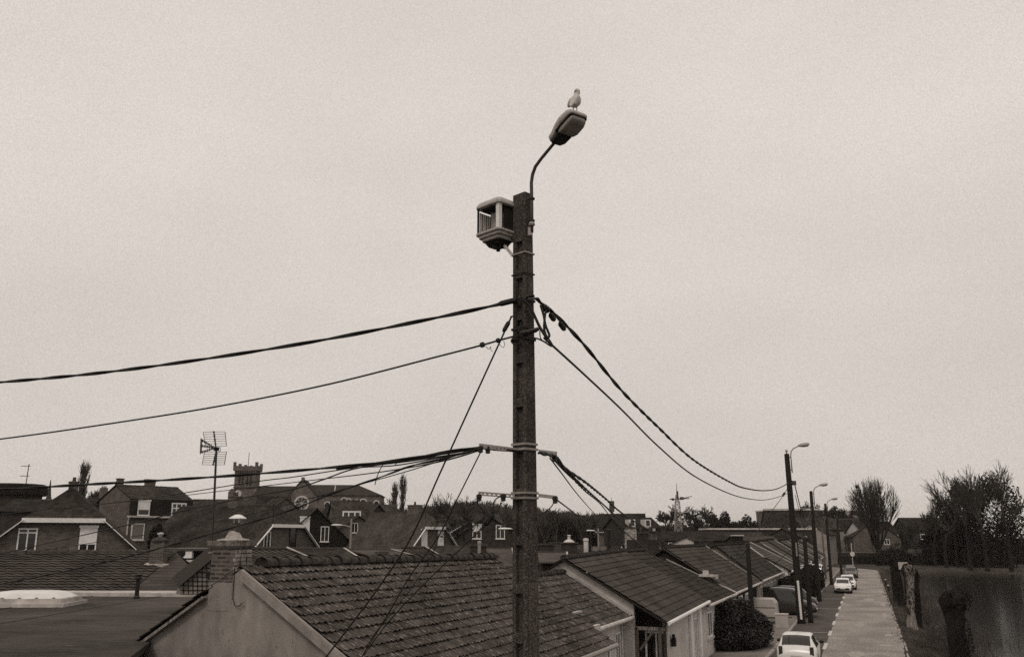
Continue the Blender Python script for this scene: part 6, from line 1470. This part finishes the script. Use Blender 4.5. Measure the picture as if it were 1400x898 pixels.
stump('thinner dark trunk leaning beside the bleached one', 2.75, 65.5, 779, .2, 6)
stump('dark straight trunk standing left of the bleached one', 2.25, 83, 768, .26, 8, False, False)
stump('tallest dark trunk of the bank, next to the road bend', 2.0, 88, 760, .2, 9, False, False)
t = thing('sign_board', 'small pale board on a post beside the bleached trunk', 'sign', ST(2.3, 70, 0), 0)
z = hz(768, ST(2.3, 70).y); MB().box((0, 0, z-.25), (.7, .05, .5)).build('board', CREAM, t); MB().tube([(0, .06, 0), (0, .06, z)], .05, 6).build('post', WOOD_D, t)
for k, (s, t_, zt, lab) in enumerate(((1.75, 104, .9, 'short bollard by the road edge, nearer one'), (1.75, 118, .9, 'short bollard by the road edge at the start of the bend'))):
    t = thing('bollard', lab, 'bollard', ST(s, t_), 0, 'bollards at the bend'); MB().lathe([(.09, 0), (.09, .8), (.05, .88)], 8).build('post', BLACK, t); MB().lathe([(.094, .6), (.094, .72), (.09, .73)], 8).build('band', WHITE_D, t)
# brambles on the bank
for k, (s, t_, sz, lab) in enumerate(((3.2, 47.5, 1.0, 'tangle of dry brambles left of the nearest trunk'), (3.3, 53, 1.1, 'tangle of dry brambles along the water in front of the bleached trunk'), (3.3, 58, .9, 'low brambles at the foot of the bleached trunk'), (3.1, 74, .9, 'brambles between the bleached trunk and the dark straight one'), (2.8, 96, 1.0, 'brambles by the dark trunks near the bend'), (3.0, 112, 1.0, 'far brambles at the water edge'))):
    T = Tree(200+k); rg = random.Random(k); t = thing('bramble', lab, 'shrub', ST(s, t_, -.5), 0, 'brambles on the bank')
    for j in range(120):
        a = rg.uniform(0, 6.28); q = rg.uniform(0, 1.1)*sz; T.grow(Vector((math.cos(a)*q, math.sin(a)*q*2.2, 0)), Vector((rg.gauss(0, .5), rg.gauss(0, .5), 1)).normalized(), rg.uniform(.4, .75)*sz, .012, 1, 0, -.05, .6, 3, .008, .25, .7)
    V, Fc = T.mesh(lambda l: True); rawmesh('stems', V, Fc, TWIG_L, t); V, Fc = leaves(900, [(0, 0, .3*sz, 1.1*sz, 2.2*sz, .35*sz)], .045, k, .2); rawmesh('dead_leaves', V, Fc, GRASS, t)
# far right trees over the water
for k, (px, py, Y, sd, m_, lab) in enumerate(((1252, 707, 190, 1, TWIG, 'low bare tree right of the big vase shaped tree'), (1275, 665, 180, 2, TWIG_L, 'pale bare tree rising left of the dark ivy clad trees'), (1290, 648, 172, 3, TWIG, 'tall bare tree at the edge of the dark right hand trees'),
        (1305, 652, 176, 4, TWIG_L, 'upright bare tree in front of the dark right hand mass'), (1322, 640, 168, 5, TWIG, 'tall twiggy tree near the right edge'), (1345, 632, 160, 6, TWIG, 'tree past the ivy clad one at the right edge'), (1378, 628, 165, 7, TWIG, 'rightmost bare tree of the waterside row'), (1262, 690, 200, 8, TWIG, 'slim bare tree behind the waterside undergrowth'))):
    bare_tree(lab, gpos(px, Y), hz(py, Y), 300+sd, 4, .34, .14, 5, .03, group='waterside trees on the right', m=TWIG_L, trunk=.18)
for k, (px, py, Y, wd, lab) in enumerate(((1311, 676, 182, 3.6, 'ivy clad tree forming the dark mass at the right'), (1332, 648, 176, 5.0, 'tallest dark ivy clad tree at the right edge'), (1350, 650, 180, 6.0, 'dark ivy clad tree beyond the right edge mass'), (1385, 640, 172, 7, 'rightmost dark ivy clad tree'), (1278, 716, 190, 4.5, 'lower ivy clad tree left of the dark mass'))):
    H = hz(py, Y); rg = random.Random(40+k); lb = [(rg.uniform(-1, 1)*wd*.45, rg.uniform(-1, 1)*2, H*(.12+.14*j), wd*(.75-.07*j)*rg.uniform(.7, 1.1), wd*.6, H*.15) for j in range(6)]
    bush('ivy_clad_tree', lab, 'tree', gpos(px, Y), lb, 4800, .3, IVY, 90+k, .12, group='ivy clad trees on the right')
lob = []; rg = random.Random(2)
for k in range(70): p = atY(rg.uniform(1205, 1440), 735, rg.uniform(186, 215)); lob.append((p.x, p.y, 1.5, rg.uniform(2, 4), 2.2, rg.uniform(1.8, 4.2) if p.x > 88 else rg.uniform(1, 2)))
V, Fc = leaves(45000, lob, .28, 19, .4); tagp(rawmesh('waterside_scrub', V, Fc, IVY), 'dark scrub along the far bank of the water on the right', 'scrub', None, 'stuff')
# far shed with patched roof by the water
t = thing('waterside_shed', 'low dark shed with two pale roof sheets on the far bank', 'shed', gpos(1254, 196), 0)
MB().box((0, 0, .9), (15, 3.4, 1.8)).build('wall', WOOD_D, t); r = MB(); roof_poly(r, [(-7.8, -2, 1.7), (7.8, -2, 1.7), (6.5, 1, 3.0), (-3, 1, 3.1)], (1, 0, 0), (0, 1, .4), .5, .5); r.build('roof', RF_B, t)
for x in (3.2, 5.0): MB().box((x, -.6, 2.42), (1.5, .8, .06), rx=.42).build('roof_sheet', WHITE, t)
# wall/fence closing the view at the bend
t = thing('boundary_wall', 'long dark wall with a rail along its top beyond the bend', 'wall', gpos(1150, 205), 0); m = MB(); m.box((2, 0, 1.1), (34, .3, 2.2)); m.build('wall', BR_D, t); MB().box((2, -.2, 2.3), (34, .12, .16)).build('rail', WOODPALE, t)
t = thing('board_fence', 'dark board fence below the big bare tree', 'fence', gpos(1180, 196), 0); m = MB()
for k in range(60): m.box((-9+k*.3, 0, .75), (.27, .05, 1.5+.05*(k % 3)))
m.build('boards', WOOD_D, t); MB().box((0, .06, 1.2), (18, .06, .12)).build('rail', WOOD_D, t)
t = thing('road_sign', 'slim road sign with a round plate where the road bends', 'sign', gpos(1163, 148), 0)
MB().tube([(0, 0, 0), (0, 0, hz(742, 148))], .06, 6).build('post', WHITE_D, t); MB().lathe([(.45, 0), (.45, .05), (.3, .06)], 18, M=Matrix.Translation((0, -.1, hz(757, 148))) @ Matrix.Rotation(math.pi/2, 4, 'X')).build('plate', STEEL_D, t)
MB().lathe([(.38, 0), (.38, .02), (.3, .03)], 18, M=Matrix.Translation((0, -.15, hz(757, 148))) @ Matrix.Rotation(math.pi/2, 4, 'X')).build('plate_face', WHITE_D, t)

# ------------------------------------------------------------------ distance, right half
FG = 'distant houses beyond the road'
def fh(label, px, Y, ang, L, W, ye, yr, rm, wm=BR_M, **k): return quick(label, px, Y, ang, L, W, ye, yr, rm, wm, group=FG, **k)
t = fh('big dark roofed hall with a pale ridge behind the tallest lamp pole', 1047, 260, -6, 15, 14, 722, 697.5, RF_D, BR_D); MB().box((7.5, 0, hz(697, 260)+.15), (15.5, .9, .5)).build('ridge_capping', WHITE_D, t)
t = thing('flat_block', 'small flat topped block rising behind the big dark roofed hall', 'building', gpos(1058, 380), 0); MB().box((0, 0, hz(699, 380)/2), (11, 10, hz(699, 380))).build('wall', BR_M, t); MB().box((0, 0, hz(698.5, 380)), (11.6, 10.6, .5)).build('parapet', WHITE_D, t)
t = thing('flat_block', 'low pale flat block behind the lamp poles on the right', 'building', gpos(1145, 400), 0); MB().box((0, 0, hz(699, 400)/2), (26, 10, hz(699, 400))).build('wall', RENDER_M, t)
for x in (-9, -4, 1, 6): MB().box((x, -5.05, hz(702, 400)), (3, .2, 1.6)).build('window', GLASS, t)
MB().box((0, 0, hz(698.6, 400)), (26.6, 10.6, .4)).build('parapet', WHITE_D, t)
t = thing('long_shed', 'long low building with a pale eave line right of the evergreens', 'building', gpos(1035, 180), R(2)); z = hz(724, 180); MB().box((0, 0, z/2), (21, 7, z)).build('wall', BR_D, t); MB().box((0, 0, z+.15), (21.6, 7.6, .3)).build('roof', WHITE_D, t)
for x in (-8, -5, -2, 2, 5, 8): window(t, (x, -3.5, z-2.6), (0, -1, 0), 1.6, 1.4)
WX = (('r', 1.5, 3.4, 1.3, 1.3, {}), ('r', 4.5, 3.4, 1.3, 1.3, {}), ('r', 7.0, 3.4, 1.2, 1.3, {}))
for k, (lab, px, Y, ang, L, W, ye, yr, rm, wm, wn) in enumerate((
    ('distant house with pale dormer left of the second lamp pole', 1090, 220, 5, 9, 8, 723, 708, RF_C, BR_D, WX), ('distant house between the second and third lamp poles', 1124, 225, 3, 9, 8, 724, 710, RF_D, RENDER_M, WX),
    ('distant house with white windows behind the third lamp pole', 1150, 232, 4, 10, 8, 723, 709, RF_C, BR_M, WX), ('small distant house low behind the second lamp pole', 1108, 190, 60, 9, 7, 730, 716, RF_C, RENDER_M, ()),
    ('dark roofed distant house left of the big bare tree', 1168, 215, 8, 9, 8, 728, 713, RF_D, RENDER_L, WX), ('gabled distant house behind the big bare tree trunk', 1188, 210, 80, 10, 7, 733, 716, RF_C, BR_M, ()),
    ('distant pale gabled house right of the bare tree trunk', 1212, 208, 75, 9, 6, 735, 721, RF_D, BR_M, (('g0', 0, 4.0, 1.2, 1.2, {}),)), ('wide dark roofed house right of the big bare tree', 1232, 215, 2, 14, 9, 724, 708, RF_D, BR_D, (('r', 3, 5.2, 1.1, 1.2, {}), ('r', 9, 5.2, 1.2, 1.2, {}))),
    ('distant low house left of the third lamp pole', 1070, 170, 65, 9, 7, 735, 722, RF_C, BR_D, ()), ('low house near the evergreens with a pale wall', 985, 170, 10, 8, 6, 738, 728, RF_C, RENDER_M, WX[:2]), ('low roof beneath the evergreen clump', 1000, 150, 20, 8, 6, 744, 733, RF_B, BR_D, ()),
    ('low dark house left of the lattice mast', 900, 165, 5, 12, 7, 738, 727, RF_D, BR_D, WX), ('small house with a pale gable under the lattice mast', 938, 140, 75, 7, 5, 744, 734, RF_C, RENDER_L, ()), ('dark house at the foot of the bare wood right of the main pole', 745, 175, 10, 10, 7, 738, 728, RF_C, BR_D, ()),
    ('low far house behind the pale street lamp right of the main pole', 790, 180, 5, 9, 7, 742, 735, RF_C, BR_D, ()), ('gabled dark house with pale windows behind the bare tree left of the main pole', 668, 100, 95, 10, 7.6, 735, 705, RF_D, BR_D, (('g0', 1.3, 5.4, 1.0, 1.5, dict(shutter=.5)), ('g0', -1.3, 5.4, 1.0, 1.5, {}))),
    ('house with a white barge board left of the dark gabled one', 640, 118, 120, 10, 7, 732, 712, RF_C, BR_D, ()), ('far grey roofed house in front of the wood left of the main pole', 598, 135, 10, 9, 8, 715, 703, RF_C, BR_D, ()),
    ('distant house under the right hand waterside trees', 1258, 235, 5, 12, 8, 724, 712, RF_C, BR_D, ()))):
    kw = dict(wins=tuple((w0[0], w0[1], min(w0[2], hz(ye, Y)-1.7), *w0[3:]) if w0[0] == 'r' else w0 for w0 in wn)) if wn else {}
    if k in (7,): kw['chims'] = ((11.5, 0, hz(709, 215), hz(700, 215), dict(w=1.6, d=.8, pots=2)),)
    if k == 16: kw['fascia'] = WHITE
    fh(lab, px, Y, ang, L, W, ye, yr, rm, wm, **kw)

# ------------------------------------------------------------------ damp winter air
hm = bpy.data.materials.new('damp_air'); hm.use_nodes = True; ht = hm.node_tree; ht.nodes.clear()
ho = ht.nodes.new('ShaderNodeOutputMaterial'); hv = ht.nodes.new('ShaderNodeVolumePrincipled'); hv.inputs['Density'].default_value = .00011; hv.inputs['Color'].default_value = (.9, .83, .76, 1); hv.inputs['Anisotropy'].default_value = .1
ht.links.new(hv.outputs[0], ho.inputs['Volume'])
hz_ = MB().box((0, 1700, 34), (8000, 5200, 74)).build('haze', hm); tagp(hz_, 'thin damp winter air paling the farthest things', 'haze', None, 'stuff')
